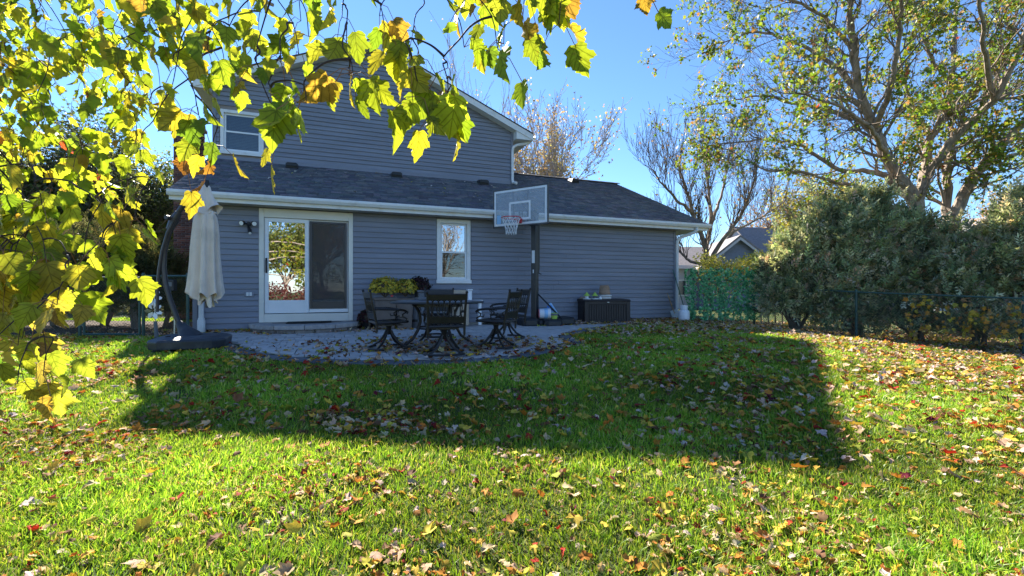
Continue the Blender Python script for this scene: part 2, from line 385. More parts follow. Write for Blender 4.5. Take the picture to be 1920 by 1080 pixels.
def screenmat():
    m, N, L, b = mk('insect screen'); N.remove(b)
    t = N.new('ShaderNodeBsdfTransparent'); t.inputs[0].default_value = (.75, .75, .75, 1)
    d = N.new('ShaderNodeBsdfDiffuse'); d.inputs[0].default_value = (.15, .135, .13, 1)
    mx = N.new('ShaderNodeMixShader'); mx.inputs[0].default_value = .38
    L.new(t.outputs[0], mx.inputs[1]); L.new(d.outputs[0], mx.inputs[2]); L.new(mx.outputs[0], N['Material Output'].inputs['Surface'])
    return m
M['screen'] = screenmat()
def acrylicmat():
    m, N, L, b = mk('milky acrylic'); N.remove(b)
    t = N.new('ShaderNodeBsdfTransparent'); t.inputs[0].default_value = (.84, .86, .88, 1)
    d = N.new('ShaderNodeBsdfDiffuse'); d.inputs[0].default_value = (.72, .74, .77, 1)
    gl = N.new('ShaderNodeBsdfGlossy'); gl.inputs['Roughness'].default_value = .12
    tc = N.new('ShaderNodeTexCoord'); nz = N.new('ShaderNodeTexNoise'); nz.inputs['Scale'].default_value = 3; nz.inputs['Detail'].default_value = 8; L.new(tc.outputs['Object'], nz.inputs['Vector'])
    mr = N.new('ShaderNodeMapRange'); mr.inputs['To Min'].default_value = .10; mr.inputs['To Max'].default_value = .30; L.new(nz.outputs['Fac'], mr.inputs['Value'])
    mx = N.new('ShaderNodeMixShader'); L.new(mr.outputs[0], mx.inputs[0]); L.new(t.outputs[0], mx.inputs[1]); L.new(d.outputs[0], mx.inputs[2])  # mixes an uneven share of white diffuse into the clear sheet
    m2 = N.new('ShaderNodeMixShader'); m2.inputs[0].default_value = .05; L.new(mx.outputs[0], m2.inputs[1]); L.new(gl.outputs[0], m2.inputs[2]); L.new(m2.outputs[0], N['Material Output'].inputs['Surface'])
    return m
M['acrylic'] = acrylicmat()

def lawnmat():
    m, N, L, b = mk('lawn soil and thatch')
    tc = N.new('ShaderNodeTexCoord')
    n1 = N.new('ShaderNodeTexNoise'); n1.inputs['Scale'].default_value = .9; n1.inputs['Detail'].default_value = 8; L.new(tc.outputs['Object'], n1.inputs['Vector'])
    n2 = N.new('ShaderNodeTexNoise'); n2.inputs['Scale'].default_value = 45; n2.inputs['Detail'].default_value = 6; L.new(tc.outputs['Object'], n2.inputs['Vector'])
    r1 = N.new('ShaderNodeValToRGB'); r1.color_ramp.elements[0].color = (.040, .070, .016, 1); r1.color_ramp.elements[1].color = (.085, .085, .035, 1)
    r1.color_ramp.elements[0].position = .35; r1.color_ramp.elements[1].position = .7
    L.new(n1.outputs['Fac'], r1.inputs[0])
    mr = N.new('ShaderNodeMapRange'); mr.inputs['From Min'].default_value = .3; mr.inputs['From Max'].default_value = .7; mr.inputs['To Min'].default_value = .5; mr.inputs['To Max'].default_value = 1.5
    L.new(n2.outputs['Fac'], mr.inputs['Value'])
    mu = N.new('ShaderNodeVectorMath'); mu.operation = 'SCALE'; L.new(r1.outputs[0], mu.inputs[0]); L.new(mr.outputs[0], mu.inputs['Scale'])
    L.new(mu.outputs[0], b.inputs['Base Color']); b.inputs['Roughness'].default_value = .95; b.inputs['Specular IOR Level'].default_value = .1
    bp = N.new('ShaderNodeBump'); bp.inputs['Strength'].default_value = .9; bp.inputs['Distance'].default_value = .02; L.new(n2.outputs['Fac'], bp.inputs['Height']); L.new(bp.outputs[0], b.inputs['Normal'])
    return m
M['lawn'] = lawnmat()

# ------------------------------------------------------------------ ground
def axis(lo, hi, fine0, fine1, step, grow=1.35):
    a = list(np.arange(fine0, fine1 + 1e-6, step)); s = step
    while a[-1] < hi: s *= grow; a.append(min(hi, a[-1] + s))
    s = step
    while a[0] > lo: s *= grow; a.insert(0, max(lo, a[0] - s))
    return np.array(a)
gx = axis(-400, 400, -14, 16, .5); gy = axis(-300, 900, -4, 20, .5)
X, Y = np.meshgrid(gx, gy); Z = g(X, Y)
V = np.stack([X, Y, Z], 2).reshape(-1, 3); nx, ny = len(gx), len(gy)
i = (np.arange(ny - 1)[:, None] * nx + np.arange(nx - 1)[None]).ravel()
T = np.concatenate([np.stack([i, i + 1, i + nx + 1], 1), np.stack([i, i + nx + 1, i + nx], 1)])
fast_mesh('lawn', V, T, M['lawn'], kind='structure', smooth=True)

# ------------------------------------------------------------------ house frame (u along the wall, v into the house)
TH = math.atan(F / 2240.0)
d0 = F * HC / (625 - HY); AX, AY = (363 - 960) / F * d0, d0
CU, SU = math.cos(TH), math.sin(TH)
def HW(u, v, z=0.0): return Vector((AX + u * CU - v * SU, AY + u * SU + v * CU, z))
def WH(x, y): return ((x - AX) * CU + (y - AY) * SU, -(x - AX) * SU + (y - AY) * CU)
def wall_u(px, v=0.0):
    k = (px - 960) / F
    return (k * (AY + v * CU) - (AX - v * SU)) / (CU - k * SU)

house = thing('house', 'two storey slate blue house with white trim and attached low roofed wing', 'house', (AX, AY, 0), TH)
UR = wall_u(1265)                      # right corner of the low wall
PITCH, VE, ZE = 0.465, -0.45, 3.02     # low roof: slope, eave line, height there
V2 = 2.87                              # setback of the upper wall
ZJ = ZE + PITCH * (V2 - VE)
UL2, UR2, RID = -0.25, 8.53, 3.92      # upper storey
ZR2, P2 = 8.47, 0.423
DU0, DU1, DZ0, DZ1 = 1.26, 3.27, .20, 2.80
WU0, WU1, WZ0, WZ1 = 5.32, 6.22, 1.13, 2.78
ZS = 2.82
lower = thing('lower_wall', '', ''); upper = thing('upper_wall', '', '')
for o in (lower, upper):
    del o['label']; del o['category']; o.parent = house
def part(name):
    o = bpy.data.objects.new(name, None); COL.objects.link(o); o.parent = house; o.empty_display_size = .1; return o

# wall bodies
b = MB()
for a0, a1, z0, z1 in ((0.0, DU0, .08, ZS), (DU1, WU0, .08, ZS), (WU1, UR, .08, ZS), (WU0, WU1, .08, WZ0), (WU0, WU1, WZ1, ZS), (DU0, DU1, .0, DZ0)):
    b.span(a0, a1, .002, .15, z0, z1)
b.span(.0, .15, .152, 9.4, .08, ZS); b.span(UR - .15, UR, .152, 9.4, .08, ZS); b.span(.152, UR - .152, 9.25, 9.4, .08, ZS)
b.build('sheathing', M['corner'], lower)
b = MB(); b.span(.01, UR - .01, .03, 9.38, -.5, .078); b.build('foundation', M['found'], house)
b = MB(); b.span(.16, UR - .16, .9, 9.2, .08, .19); b.build('room_floor', M['interior'], house)
b = MB(); b.span(.16, UR - .16, 3.2, 3.3, .2, 2.8); b.build('room_wall', M['interior'], house)

CW = .127
def plank(parent, zb, zt, a0, a1, t0, t1, v):
    pr = [(0.0, 0), (-.031, 0), (-.014, (zt - zb) * .84), (-.0012, (zt - zb) * .855), (-.0012, zt - zb), (0, zt - zb)]
    n = len(pr); vs_ = []
    for k in (0, 1):
        for pv, pz in pr:
            f_ = pz / (zt - zb); uu = (a0 + (t0 - a0) * f_) if k == 0 else (a1 + (t1 - a1) * f_)
            vs_.append((uu, v + pv, zb + pz))
    fs = [tuple(range(n)), tuple(range(2 * n - 1, n - 1, -1))] + [((i + 1) % n, i, n + i, n + (i + 1) % n) for i in range(n)]
    MB().add(vs_, fs).build('siding_plank', M['siding'], parent)

def cut(segs, a, b_):
    out = []
    for s0, s1 in segs:
        if b_ <= s0 or a >= s1: out.append((s0, s1)); continue
        if a > s0: out.append((s0, a))
        if b_ < s1: out.append((b_, s1))
    return out
def seams(s0, s1):
    out = []; x = s0; nx_ = s0 + R.uniform(1.2, 3.6)
    while nx_ < s1 - .6: out.append((x, nx_ - .0015)); x = nx_ + .0015; nx_ += 3.66
    out.append((x, s1)); return out
z = .08
while z < ZS - .02:
    zt = min(z + CW, ZS - .001); segs = [(.075, UR - .075)]
    segs = cut(segs, DU0 - .0, DU1 + .0)
    if zt > WZ0 - .03: segs = cut(segs, WU0 - .02, WU1 + .02)
    for s0, s1 in segs:
        for c0, c1 in seams(s0, s1): plank(lower, z, zt, c0, c1, c0, c1, -.001)
    z += CW
for q0, q1 in ((-.012, .072), (UR - .072, UR + .012)): b = MB(); b.span(q0, q1, -.037, .0, .07, ZS); b.build('corner_board', M['corner'], lower)

# upper storey
def under(u): return ZR2 - .20 - P2 * abs(u - RID)         # underside of the rake soffit
XU0, XU1, XZ0, XZ1 = -.08, .98, 4.71, 5.92
z = ZJ + .07; b = MB(); b.span(UL2 + .07, UR2 - .07, V2 - .03, V2 - .001, ZJ - .1, ZJ + .068); b.build('base_flashing', M['corner'], upper)
while z < ZR2 - .22:
    zt = z + CW
    if under(UR2) >= zt: a0, a1, t0, t1 = UL2 + .075, UR2 - .075, UL2 + .075, UR2 - .075
    else:
        hb = min(UR2 - .075 - RID, (ZR2 - .20 - z) / P2); ht = max(.01, min(UR2 - .075 - RID, (ZR2 - .20 - min(zt, ZR2 - .205)) / P2)); zt = min(zt, ZR2 - .205)
        a0, a1, t0, t1 = max(UL2 + .075, RID - hb), RID + hb, max(UL2 + .075, RID - ht), RID + ht
        if t1 - t0 < .03: break
        if zt - z < .02: break
    if zt > XZ0 - .02 and z < XZ1:
        plank(upper, z, zt, a0, XU0 - .02, t0, XU0 - .02, V2)
        plank(upper, z, zt, XU1 + .02, a1, XU1 + .02, t1, V2)
    else:
        sg = seams(a0, a1)
        for k_, (c0, c1) in enumerate(sg): plank(upper, z, zt, c0, c1, t0 if k_ == 0 else c0, t1 if k_ == len(sg) - 1 else c1, V2)
    z += CW
for q0, q1, q2 in ((UR2 - .072, UR2 + .012, under(UR2)), (UL2 - .012, UL2 + .072, under(UL2))): b = MB(); b.span(q0, q1, V2 - .038, V2, ZJ - .3, q2); b.build('corner_board', M['corner'], upper)
b = MB()                                                    # sheathing of the upper storey with the window hole
VB = 9.4
top = [(UL2, ZJ - .4), (XU0, ZJ - .4), (XU0, under(XU0)), (UL2, under(UL2))]
for poly in (top, [(XU1, ZJ - .4), (UR2, ZJ - .4), (UR2, under(UR2)), (RID, under(RID)), (XU1, under(XU1))],
             [(XU0, ZJ - .4), (XU1, ZJ - .4), (XU1, XZ0), (XU0, XZ0)], [(XU0, XZ1), (XU1, XZ1), (XU1, under(XU1)), (XU0, under(XU0))]):
    b.extrude(poly, (0, V2 + .002, 0), (0, V2 + .14, 0), (1, 0, 0), (0, 0, 1))
b.span(UR2 - .14, UR2, V2 + .142, VB, ZJ - 1.5, under(UR2)); b.span(UL2, UL2 + .14, V2 + .142, VB, ZJ - 1.5, under(UL2))
b.extrude([(UL2 + .141, 2.9), (UR2 - .141, 2.9), (UR2 - .141, under(UR2)), (RID, under(RID)), (UL2 + .141, under(UL2))], (0, VB - .14, 0), (0, VB, 0), (1, 0, 0), (0, 0, 1))
b.span(UL2 + .15, UR2 - .15, V2 + 1.2, V2 + 1.3, ZJ - .4, 6.2)
b.build('sheathing', M['interior'], upper)

# upper roof: two slabs, rake boards, soffit, gutters
UO = .62; VF = V2 - .36
uroof = part('upper_roof')
for sgn in (-1, 1):
    hw0 = (UR2 - RID) if sgn > 0 else (RID - UL2); uo = UO if sgn > 0 else .38
    e = RID + sgn * (hw0 + uo)
    ze = ZR2 - P2 * abs(e - RID)
    pts = [(RID, ZR2), (e, ze), (e, ze - .035), (RID, ZR2 - .035)]
    b = MB(); b.extrude(pts, (0, VF - .02, 0), (0, VB + .3, 0), (1, 0, 0), (0, 0, 1)); b.build('roof_slope', M['felt'], uroof)
    b = MB(); b.extrude([(RID, ZR2 - .037), (e, ze - .037), (e, ze - .235), (RID, ZR2 - .235)], (0, VF, 0), (0, VF + .025, 0), (1, 0, 0), (0, 0, 1)); b.build('rake_board', M['white'], uroof)
    uw = RID + sgn * (hw0 + .02)
    b = MB(); b.extrude([(RID, ZR2 - .20), (uw, ZR2 - .20 - P2 * abs(uw - RID)), (uw, ZR2 - .215 - P2 * abs(uw - RID)), (RID, ZR2 - .215)], (0, VF + .026, 0), (0, V2 - .002, 0), (1, 0, 0), (0, 0, 1)); b.build('rake_soffit', M['white'], uroof)
    # boxed eave return
    b = MB(); b.extrude([(uw, ze - .235), (e - sgn * .02, ze - .235), (e - sgn * .02, ze - .04), (uw, ze - .04 + P2 * abs(e - uw))], (0, VF + .03, 0), (0, VB, 0), (1, 0, 0), (0, 0, 1)); b.build('eave_box', M['white'], uroof)
    b = MB()
    prof = [(0, 0), (.09, .0), (.12, .05), (.12, .11), (.105, .11), (.105, .06), (.08, .012), (0, .012)]
    b.extrude([(sgn * x, y) for x, y in prof], (e - sgn * .018, VF + .02, ze - .14), (e - sgn * .018, VB, ze - .14), (1, 0, 0), (0, 0, 1)); b.build('gutter', M['white'], uroof)

def downspout(path, wd, dp, m, parent, name='downspout'):
    b = MB()
    for p, q in zip(path[:-1], path[1:]): b.bar(p, q, wd, dp, (0, 1, 0) if abs(q[2] - p[2]) > .3 else (0, 0, 1))
    return b.build(name, m, parent, bevel=.008)
e = UR2 + UO
b = MB(); b.tube([(e + .03, VF + .22, 6.15), (e + .02, VF + .22, 6.07), (e - .12, VF + .26, 5.98), (UR2 + .12, V2 - .09, 5.88), (UR2 + .0, V2 - .075, 5.80), (UR2 - .03, V2 - .075, 5.7), (UR2 - .03, V2 - .075, ZJ + .12), (UR2 - .02, V2 - .10, ZJ + .03), (UR2 + .05, V2 - .25, ZJ - .02)], .05, 8)
b.build('downspout', M['white'], uroof, smooth=True)

# low roof
lroof = part('lower_roof')
E0, E1, VR = -.32, 13.9, 4.69
ZR = ZE + PITCH * (VR - VE)
def slab(u0, u1, v0, v1, nm):
    z0, z1 = ZE + PITCH * (v0 - VE), ZE + PITCH * (v1 - VE)
    b = MB(); b.hexa([(u0, v0, z0 - .05), (u1, v0, z0 - .05), (u1, v1, z1 - .05), (u0, v1, z1 - .05), (u0, v0, z0 - .012), (u1, v0, z0 - .012), (u1, v1, z1 - .012), (u0, v1, z1 - .012)])
    b.build(nm, M['felt'], lroof)
slab(E0, E1, VE, V2 - .002, 'roof_slope'); slab(UR2 + .002, E1, V2 - .001, VR, 'roof_slope')
zb = ZR - PITCH * 4.9
b = MB(); b.hexa([(UR2 + .002, VR + .001, ZR - .05), (E1, VR + .001, ZR - .05), (E1, VR + 4.9, zb - .05), (UR2 + .002, VR + 4.9, zb - .05), (UR2 + .002, VR + .001, ZR - .012), (E1, VR + .001, ZR - .012), (E1, VR + 4.9, zb - .012), (UR2 + .002, VR + 4.9, zb - .012)]); b.build('roof_slope', M['felt'], lroof)
# shingles: real tabs, course by course
def shingles(u0, u1, v0, v1, flip=False):
    sl = math.sqrt(1 + PITCH ** 2); exp_ = .142 / sl; tabs = []
    v = v0; row = 0
    while v < v1 - .01:
        u = u0 - NR.uniform(0, .3)
        while u < u1:
            wd = NR.choice([.16, .2, .25, .30]); a, c = max(u, u0), min(u + wd - .006, u1)
            if c - a > .02: tabs.append((a, c, v, min(v + exp_ * 1.25, v1), NR.uniform(.006, .011)))
            u += wd
        v += exp_; row += 1
    V_, T_, C_ = [], [], []
    cols = pick([(.10, .102, .115), (.118, .118, .13), (.135, .13, .138), (.09, .091, .103), (.155, .145, .145)], len(tabs), (5, 5, 3, 4, 2), .2)
    for k, (a, c, p, q, h) in enumerate(tabs):
        def zz(v): return ZE + PITCH * (v - VE)
        o = len(V_)
        V_ += [(a, p, zz(p) - .010), (c, p, zz(p) - .010), (a, p, zz(p) + h), (c, p, zz(p) + h), (a, q, zz(q) - .008), (c, q, zz(q) - .008)]
        T_ += [(o, o + 1, o + 3), (o, o + 3, o + 2), (o + 2, o + 3, o + 5), (o + 2, o + 5, o + 4), (o, o + 2, o + 4), (o + 1, o + 5, o + 3)]
        C_ += [cols[k]] * 6
    return np.array(V_), np.array(T_), np.array(C_)
A1 = shingles(E0 - .02, E1 + .02, VE - .04, V2 - .03); A2 = shingles(UR2 + .02, E1 + .02, V2 - .03, VR)
fast_mesh('shingles', np.concatenate([A1[0], A2[0]]), np.concatenate([A1[1], A2[1] + len(A1[0])]), M['shingle'], lroof, np.concatenate([A1[2], A2[2]]), kind='stuff')
b = MB()
u = UR2 + .03
while u < E1:
    b.hexa([(u, VR - .14, ZR - .065 + .03), (u + .30, VR - .14, ZR - .065 + .03), (u + .30, VR, ZR + .03), (u, VR, ZR + .03), (u, VR - .14, ZR - .04 + .03), (u + .30, VR - .14, ZR - .04 + .03), (u + .3, VR, ZR + .05), (u, VR, ZR + .05)])
    b.hexa([(u, VR + .001, ZR + .03), (u + .30, VR + .001, ZR + .03), (u + .30, VR + .14, ZR - .035), (u, VR + .14, ZR - .035), (u, VR + .001, ZR + .05), (u + .30, VR + .001, ZR + .05), (u + .3, VR + .14, ZR - .01), (u, VR + .14, ZR - .01)])
    u += .303
b.build('ridge_cap', M['felt'], lroof)
# gable end of the wing
b = MB(); b.extrude([(.16, ZS), (9.2, ZS), (VR, ZR - .08)], (UR - .14, 0, 0), (UR - .004, 0, 0), (0, 1, 0), (0, 0, 1)); b.build('gable_wall', M['corner'], lroof)
b = MB(); b.hexa([(E1 - .02, VE, ZE - .21), (E1, VE, ZE - .21), (E1, VR, ZR - .21), (E1 - .02, VR, ZR - .21), (E1 - .02, VE, ZE - .052), (E1, VE, ZE - .052), (E1, VR, ZR - .052), (E1 - .02, VR, ZR - .052)]); b.build('rake_board', M['white'], lroof)
b = MB(); b.hexa([(E0, VE, ZE - .21), (E0 + .02, VE, ZE - .21), (E0 + .02, V2, ZJ - .21), (E0, V2, ZJ - .21), (E0, VE, ZE - .052), (E0 + .02, VE, ZE - .052), (E0 + .02, V2, ZJ - .052), (E0, V2, ZJ - .052)]); b.build('rake_board', M['white'], lroof)
b = MB(); b.span(E0 + .021, E1 - .021, VE, VE + .022, ZS - .01, ZE - .053); b.build('fascia', M['white'], lroof)
b = MB(); b.span(E0 + .021, E1 - .021, VE + .023, -.022, ZS, ZS + .012)
for k in range(70): b.span(E0 + .05 + k * .2, E0 + .056 + k * .2, VE + .03, -.03, ZS - .004, ZS - .001)
b.build('soffit', M['soffit'], lroof)
b = MB(); prof = [(0, 0), (-.085, 0), (-.105, .03), (-.125, .06), (-.125, .105), (-.115, .118), (-.105, .105), (-.105, .07), (-.08, .014), (0, .012)]
b.extrude(prof, (E0 - .01, VE - .001, ZE - .13), (E1 + .01, VE - .001, ZE - .13), (0, 1, 0), (0, 0, 1))
b.span(E0 - .012, E0 - .008, VE - .12, VE - .002, ZE - .13, ZE - .02); b.span(E1 + .008, E1 + .012, VE - .12, VE - .002, ZE - .13, ZE - .02)
b.build('gutter', M['white'], lroof)
b = MB(); b.span(UR + .02, E1 - .022, VE + .024, 9.2, ZS - .004, ZS + .008); b.build('eave_return', M['white'], lroof)
# roof vents along the wall
for px, py in ((548, 308), (743, 324), (905, 338), (1075, 347)):
    v = 2.5 if px < 1000 else 4.2
    u = wall_u(px, v); zz = ZE + PITCH * (v - VE)
    b = MB(); b.hexa([(u - .17, v - .17, zz - .06), (u + .17, v - .17, zz - .06), (u + .17, v + .17, zz + .09), (u - .17, v + .17, zz + .09), (u - .12, v - .20, zz + .09), (u + .12, v - .20, zz + .09), (u + .12, v + .13, zz + .15), (u - .12, v + .13, zz + .15)])
    b.span(u - .15, u + .15, v - .21, v - .19, zz - .01, zz + .07)
    b.build('roof_vent', M['ventmetal'], lroof, bevel=.012)

# downspouts of the wing
b = MB(); b.tube([(UR + .42, VE - .06, ZE - .14), (UR + .42, VE - .06, ZE - .22), (UR + .38, VE + .0, ZE - .28), (UR + .12, -.12, ZE - .42), (UR + .045, -.085, ZE - .52), (UR + .03, -.075, ZE - .62), (UR + .03, -.075, .25), (UR + .03, -.085, .12), (UR + .03, -.30, .03)], .05, 8)
b.build('downspout', M['white'], house, smooth=True)
b = MB(); b.tube([(.16, VE - .02, ZE - .14), (.16, VE, ZE - .25), (.16, -.10, ZE - .45), (.16, -.08, ZE - .6), (.16, -.08, .3)], .052, 8)
b.build('downspout', M['white'], house, smooth=True)
b = MB(); b.lathe([(.075, -.02), (.078, .28), (.066, .30), (.066, .33), (.054, .335)], (.16, -.08, 0), 12); b.build('drain_boot', M['white'], house, smooth=True)

# chimney of real bricks
ch = part('chimney'); C0, C1, CV0, CV1, CZ = -1.80, -1.15, 5.2, 6.0, 6.1
b = MB(); b.span(C0 + .006, C1 - .006, CV0 + .006, CV1 - .006, -.1, CZ); b.build('mortar_core', M['mortar'], ch)
bv, bt, bc = [], [], []
def brickbox(x0, x1, y0, y1, z0, z1, c):
    o = len(bv)
    for x in (x0, x1):
        for y in (y0, y1):
            for zq in (z0, z1): bv.append((x, y, zq)); bc.append(c)
    for q in ((0, 1, 3, 2), (4, 6, 7, 5), (0, 4, 5, 1), (2, 3, 7, 6), (0, 2, 6, 4), (1, 5, 7, 3)): bt.append((o + q[0], o + q[1], o + q[2])); bt.append((o + q[0], o + q[2], o + q[3]))
z = 0.0; row = 0
bp = [(.16, .062, .045), (.12, .05, .04), (.20, .085, .06), (.095, .05, .045)]
while z < CZ - .06:
    off = 0 if row % 2 else .1
    x = C0 - off
    while x < C1:
        a, c = max(x, C0), min(x + .195, C1)
        if c - a > .02: brickbox(a, c, CV0 - R.uniform(0, .004), CV0 + .05, z, z + .058, np.array(R.choice(bp)) * R.uniform(.8, 1.2))
        x += .205
    y = CV0 + .06 - off
    while y < CV1:
        a, c = max(y, CV0 + .052), min(y + .195, CV1)
        if c - a > .02: brickbox(C0 - R.uniform(0, .004), C0 + .05, a, c, z, z + .058, np.array(R.choice(bp)) * R.uniform(.8, 1.2)); brickbox(C1 - .05, C1 + R.uniform(0, .004), a, c, z, z + .058, np.array(R.choice(bp)) * R.uniform(.8, 1.2))
        y += .205
    z += .068; row += 1
fast_mesh('bricks', np.array(bv), np.array(bt), M['brick'], ch, np.array(bc), kind='stuff')
b = MB(); b.span(C0 - .06, C1 + .06, CV0 - .06, CV1 + .06, CZ, CZ + .1); b.build('chimney_cap', M['found'], ch, bevel=.01)

# sliding patio door
door = part('patio_door')
b = MB(); b.span(DU0, DU0 + .10, -.045, .10, DZ0, DZ1); b.span(DU1 - .10, DU1, -.045, .10, DZ0, DZ1); b.span(DU0 + .101, DU1 - .101, -.045, .10, 2.60, DZ1); b.span(DU0 + .101, DU1 - .101, -.04, .10, DZ0, .39); b.build('casing', M['cream'], door, bevel=.006)
def sash(u0, u1, z0, z1, v0, v1, st, top, bot, nm, m):
    b = MB(); b.span(u0, u0 + st, v0, v1, z0, z1); b.span(u1 - st, u1, v0, v1, z0, z1); b.span(u0 + st, u1 - st, v0 + .002, v1 - .002, z1 - top, z1); b.span(u0 + st, u1 - st, v0 + .002, v1 - .002, z0, z0 + bot); return b.build(nm, m, door, bevel=.005)
sash(1.365, 2.29, .405, 2.595, .005, .045, .085, .09, .30, 'sliding_panel', M['vinyl'])
b = MB(); b.span(1.452, 2.202, .022, .030, .707, 2.503); b.build('glass_pane', M['glassdoor'], door)
sash(2.26, 3.165, .405, 2.595, .050, .09, .085, .09, .30, 'fixed_panel', M['vinyl'])
b = MB(); b.span(2.347, 3.078, .066, .074, .707, 2.503); b.build('glass_pane', M['glassfixed'], door)
sash(2.31, 3.13, .50, 2.56, -.010, .012, .055, .05, .17, 'screen_frame', M['graphite'])
b = MB(); b.span(2.366, 3.074, .001, .003, .672, 2.508); b.build('insect_screen', M['screen'], door)
b = MB(); b.span(2.30, 3.165, -.012, .02, .41, .49); b.build('bottom_track', M['vinyl'], door, bevel=.005)
b = MB(); b.tube([(1.405, -.0, 1.36), (1.405, -.05, 1.38), (1.405, -.055, 1.5), (1.405, -.05, 1.62), (1.405, -.0, 1.64)], .012, 8); b.span(1.385, 1.425, -.006, .004, 1.33, 1.67); b.build('handle', M['black'], door, smooth=True)

def window(nm, u0, u1, z0, z1, v, cas, zmid, gl_top, gl_bot):
    wdw = part(nm)
    b = MB(); b.span(u0, u0 + cas, v - .035, v + .1, z0, z1); b.span(u1 - cas, u1, v - .035, v + .1, z0, z1); b.span(u0 + cas, u1 - cas, v - .035, v + .1, z1 - cas, z1); b.span(u0 + cas, u1 - cas, v - .035, v + .1, z0, z0 + cas)
    b.build('frame', M['white'], wdw, bevel=.006)
    b = MB(); b.span(u0 - .02, u1 + .02, v - .065, v - .036, z0 - .02, z0 + .07); b.build('sill', M['white'], wdw, bevel=.006)
    a0, a1, s = u0 + cas + .002, u1 - cas - .002, .045
    for k, (p, q, vv) in enumerate(((zmid - .02, z1 - cas - .002, v + .035), (z0 + cas + .002, zmid + .02, v + .0))):
        b = MB(); b.span(a0, a0 + s, vv, vv + .03, p, q); b.span(a1 - s, a1, vv, vv + .03, p, q); b.span(a0 + s, a1 - s, vv + .001, vv + .029, q - s, q); b.span(a0 + s, a1 - s, vv + .001, vv + .029, p, p + s); b.build('sash', M['vinyl'], wdw, bevel=.004)
        b = MB(); b.span(a0 + s + .001, a1 - s - .001, vv + .012, vv + .018, p + s + .001, q - s - .001); b.build('pane', gl_bot if k else gl_top, wdw)
    b = MB(); zz = z0 + cas + .03
    while zz < z1 - cas: b.hexa([(a0, v + .10, zz), (a1, v + .10, zz), (a1, v + .128, zz + .014), (a0, v + .128, zz + .014), (a0, v + .10, zz + .003), (a1, v + .10, zz + .003), (a1, v + .128, zz + .017), (a0, v + .128, zz + .017)]); zz += .042
    b.build('blind', M['blind'], wdw)
window('lower_window', WU0, WU1, WZ0, WZ1, 0, .10, 1.93, M['mirror'], M['glass'])
window('upper_window', XU0, XU1, XZ0, XZ1, V2, .085, 5.33, M['glass'], M['glass'])

# wall fittings
fl = part('floodlight'); fu, fz = 1.06, 2.42
b = MB(); b.cyl((fu, -.02, fz), (fu, -.07, fz), .055, .05, 12); b.build('mount', M['black'], fl, smooth=True)
for s in (-1, 1):
    b = MB(); b.tube([(fu + s * .03, -.06, fz), (fu + s * .07, -.09, fz + .015)], .015, 8); b.lathe([(.03, 0), (.055, .03), (.06, .09), (.056, .1)], (0, 0, 0), 12)
    M3 = Vector((s * .35, -.85, -.2)).to_track_quat('Z', 'Y').to_matrix()
    n_ = 4 * 12
    for k in range(len(b.v) - n_, len(b.v)): b.v[k] = tuple(M3 @ Vector(b.v[k]) + Vector((fu + s * .09, -.08, fz + .02)))
    lamp = b.build('lamp_head', M['black'], fl, smooth=True)
    c = M3 @ Vector((0, 0, .101)) + Vector((fu + s * .09, -.08, fz + .02)); b = MB(); b.cyl(c, c + M3 @ Vector((0, 0, .006)), .048, .046, 12); b.build('lens', M['lens'], fl)
b = MB(); b.tube([(fu, -.07, fz - .02), (fu, -.1, fz - .07), (fu + .03, -.13, fz - .14), (fu + .04, -.16, fz - .2)], [.02, .02, .042, .04], 10); b.build('camera_body', M['black'], fl, smooth=True)
b = MB(); c = Vector((fu + .042, -.168, fz - .212)); b.cyl(c, c + Vector((.003, -.008, -.01)), .03, .03, 10); b.build('camera_lens', M['lens'], fl)
ot = part('outlet'); b = MB(); b.span(.97, 1.16, -.05, -.018, .79, .91); b.build('outlet_plate', M['corner'], ot, bevel=.008)
b = MB()
for k in (1.035, 1.095): b.span(k - .024, k + .024, -.056, -.0505, .81, .89)
b.build('socket_face', M['white2'], ot, bevel=.004)
b = MB()
for k in (1.035, 1.095):
    for dz in (-.018, .014): b.span(k - .01, k - .006, -.0575, -.0565, .85 + dz, .85 + dz + .012); b.span(k + .006, k + .01, -.0575, -.0565, .85 + dz, .85 + dz + .012)
b.build('socket_slot', M['black'], ot)

# ------------------------------------------------------------------ patio
def inpoly(px, py, poly):
    px = np.asarray(px); py = np.asarray(py); r = np.zeros(px.shape, bool); n = len(poly)
    for i in range(n):
        x0, y0 = poly[i]; x1, y1 = poly[(i + 1) % n]
        cnd = ((y0 > py) != (y1 > py)) & (px < (x1 - x0) * (py - y0) / (y1 - y0 + 1e-12) + x0)
        r ^= cnd
    return r
def resample(pts, step):
    pts = [np.array(p, float) for p in pts]; out = [pts[0]]
    # Catmull-Rom through the points
    q = [2 * pts[0] - pts[1]] + pts + [2 * pts[-1] - pts[-2]]
    fine = []
    for i in range(1, len(q) - 2):
        for t in np.linspace(0, 1, 24, endpoint=False):
            p0, p1, p2, p3 = q[i - 1], q[i], q[i + 1], q[i + 2]
            fine.append(.5 * (2 * p1 + (p2 - p0) * t + (2 * p0 - 5 * p1 + 4 * p2 - p3) * t * t + (3 * p1 - p0 - 3 * p2 + p3) * t ** 3))
    fine.append(pts[-1]); acc = 0
    for a, c in zip(fine[:-1], fine[1:]):
        acc += np.linalg.norm(c - a)
        if acc >= step: out.append(c); acc = 0
    return out
edge_px = [(372, 633), (395, 645), (430, 661), (475, 672), (560, 681), (700, 686), (840, 685), (950, 677), (1030, 664), (1075, 651), (1090, 643), (1072, 634), (1090, 625), (1135, 616), (1195, 608.5)]
EDGE = resample([tuple(G(*p)[:2]) for p in edge_px], .11)
wallside = [tuple(HW(u, .06)[:2]) for u in (UR - .9, 8, 5, 2, .25)]
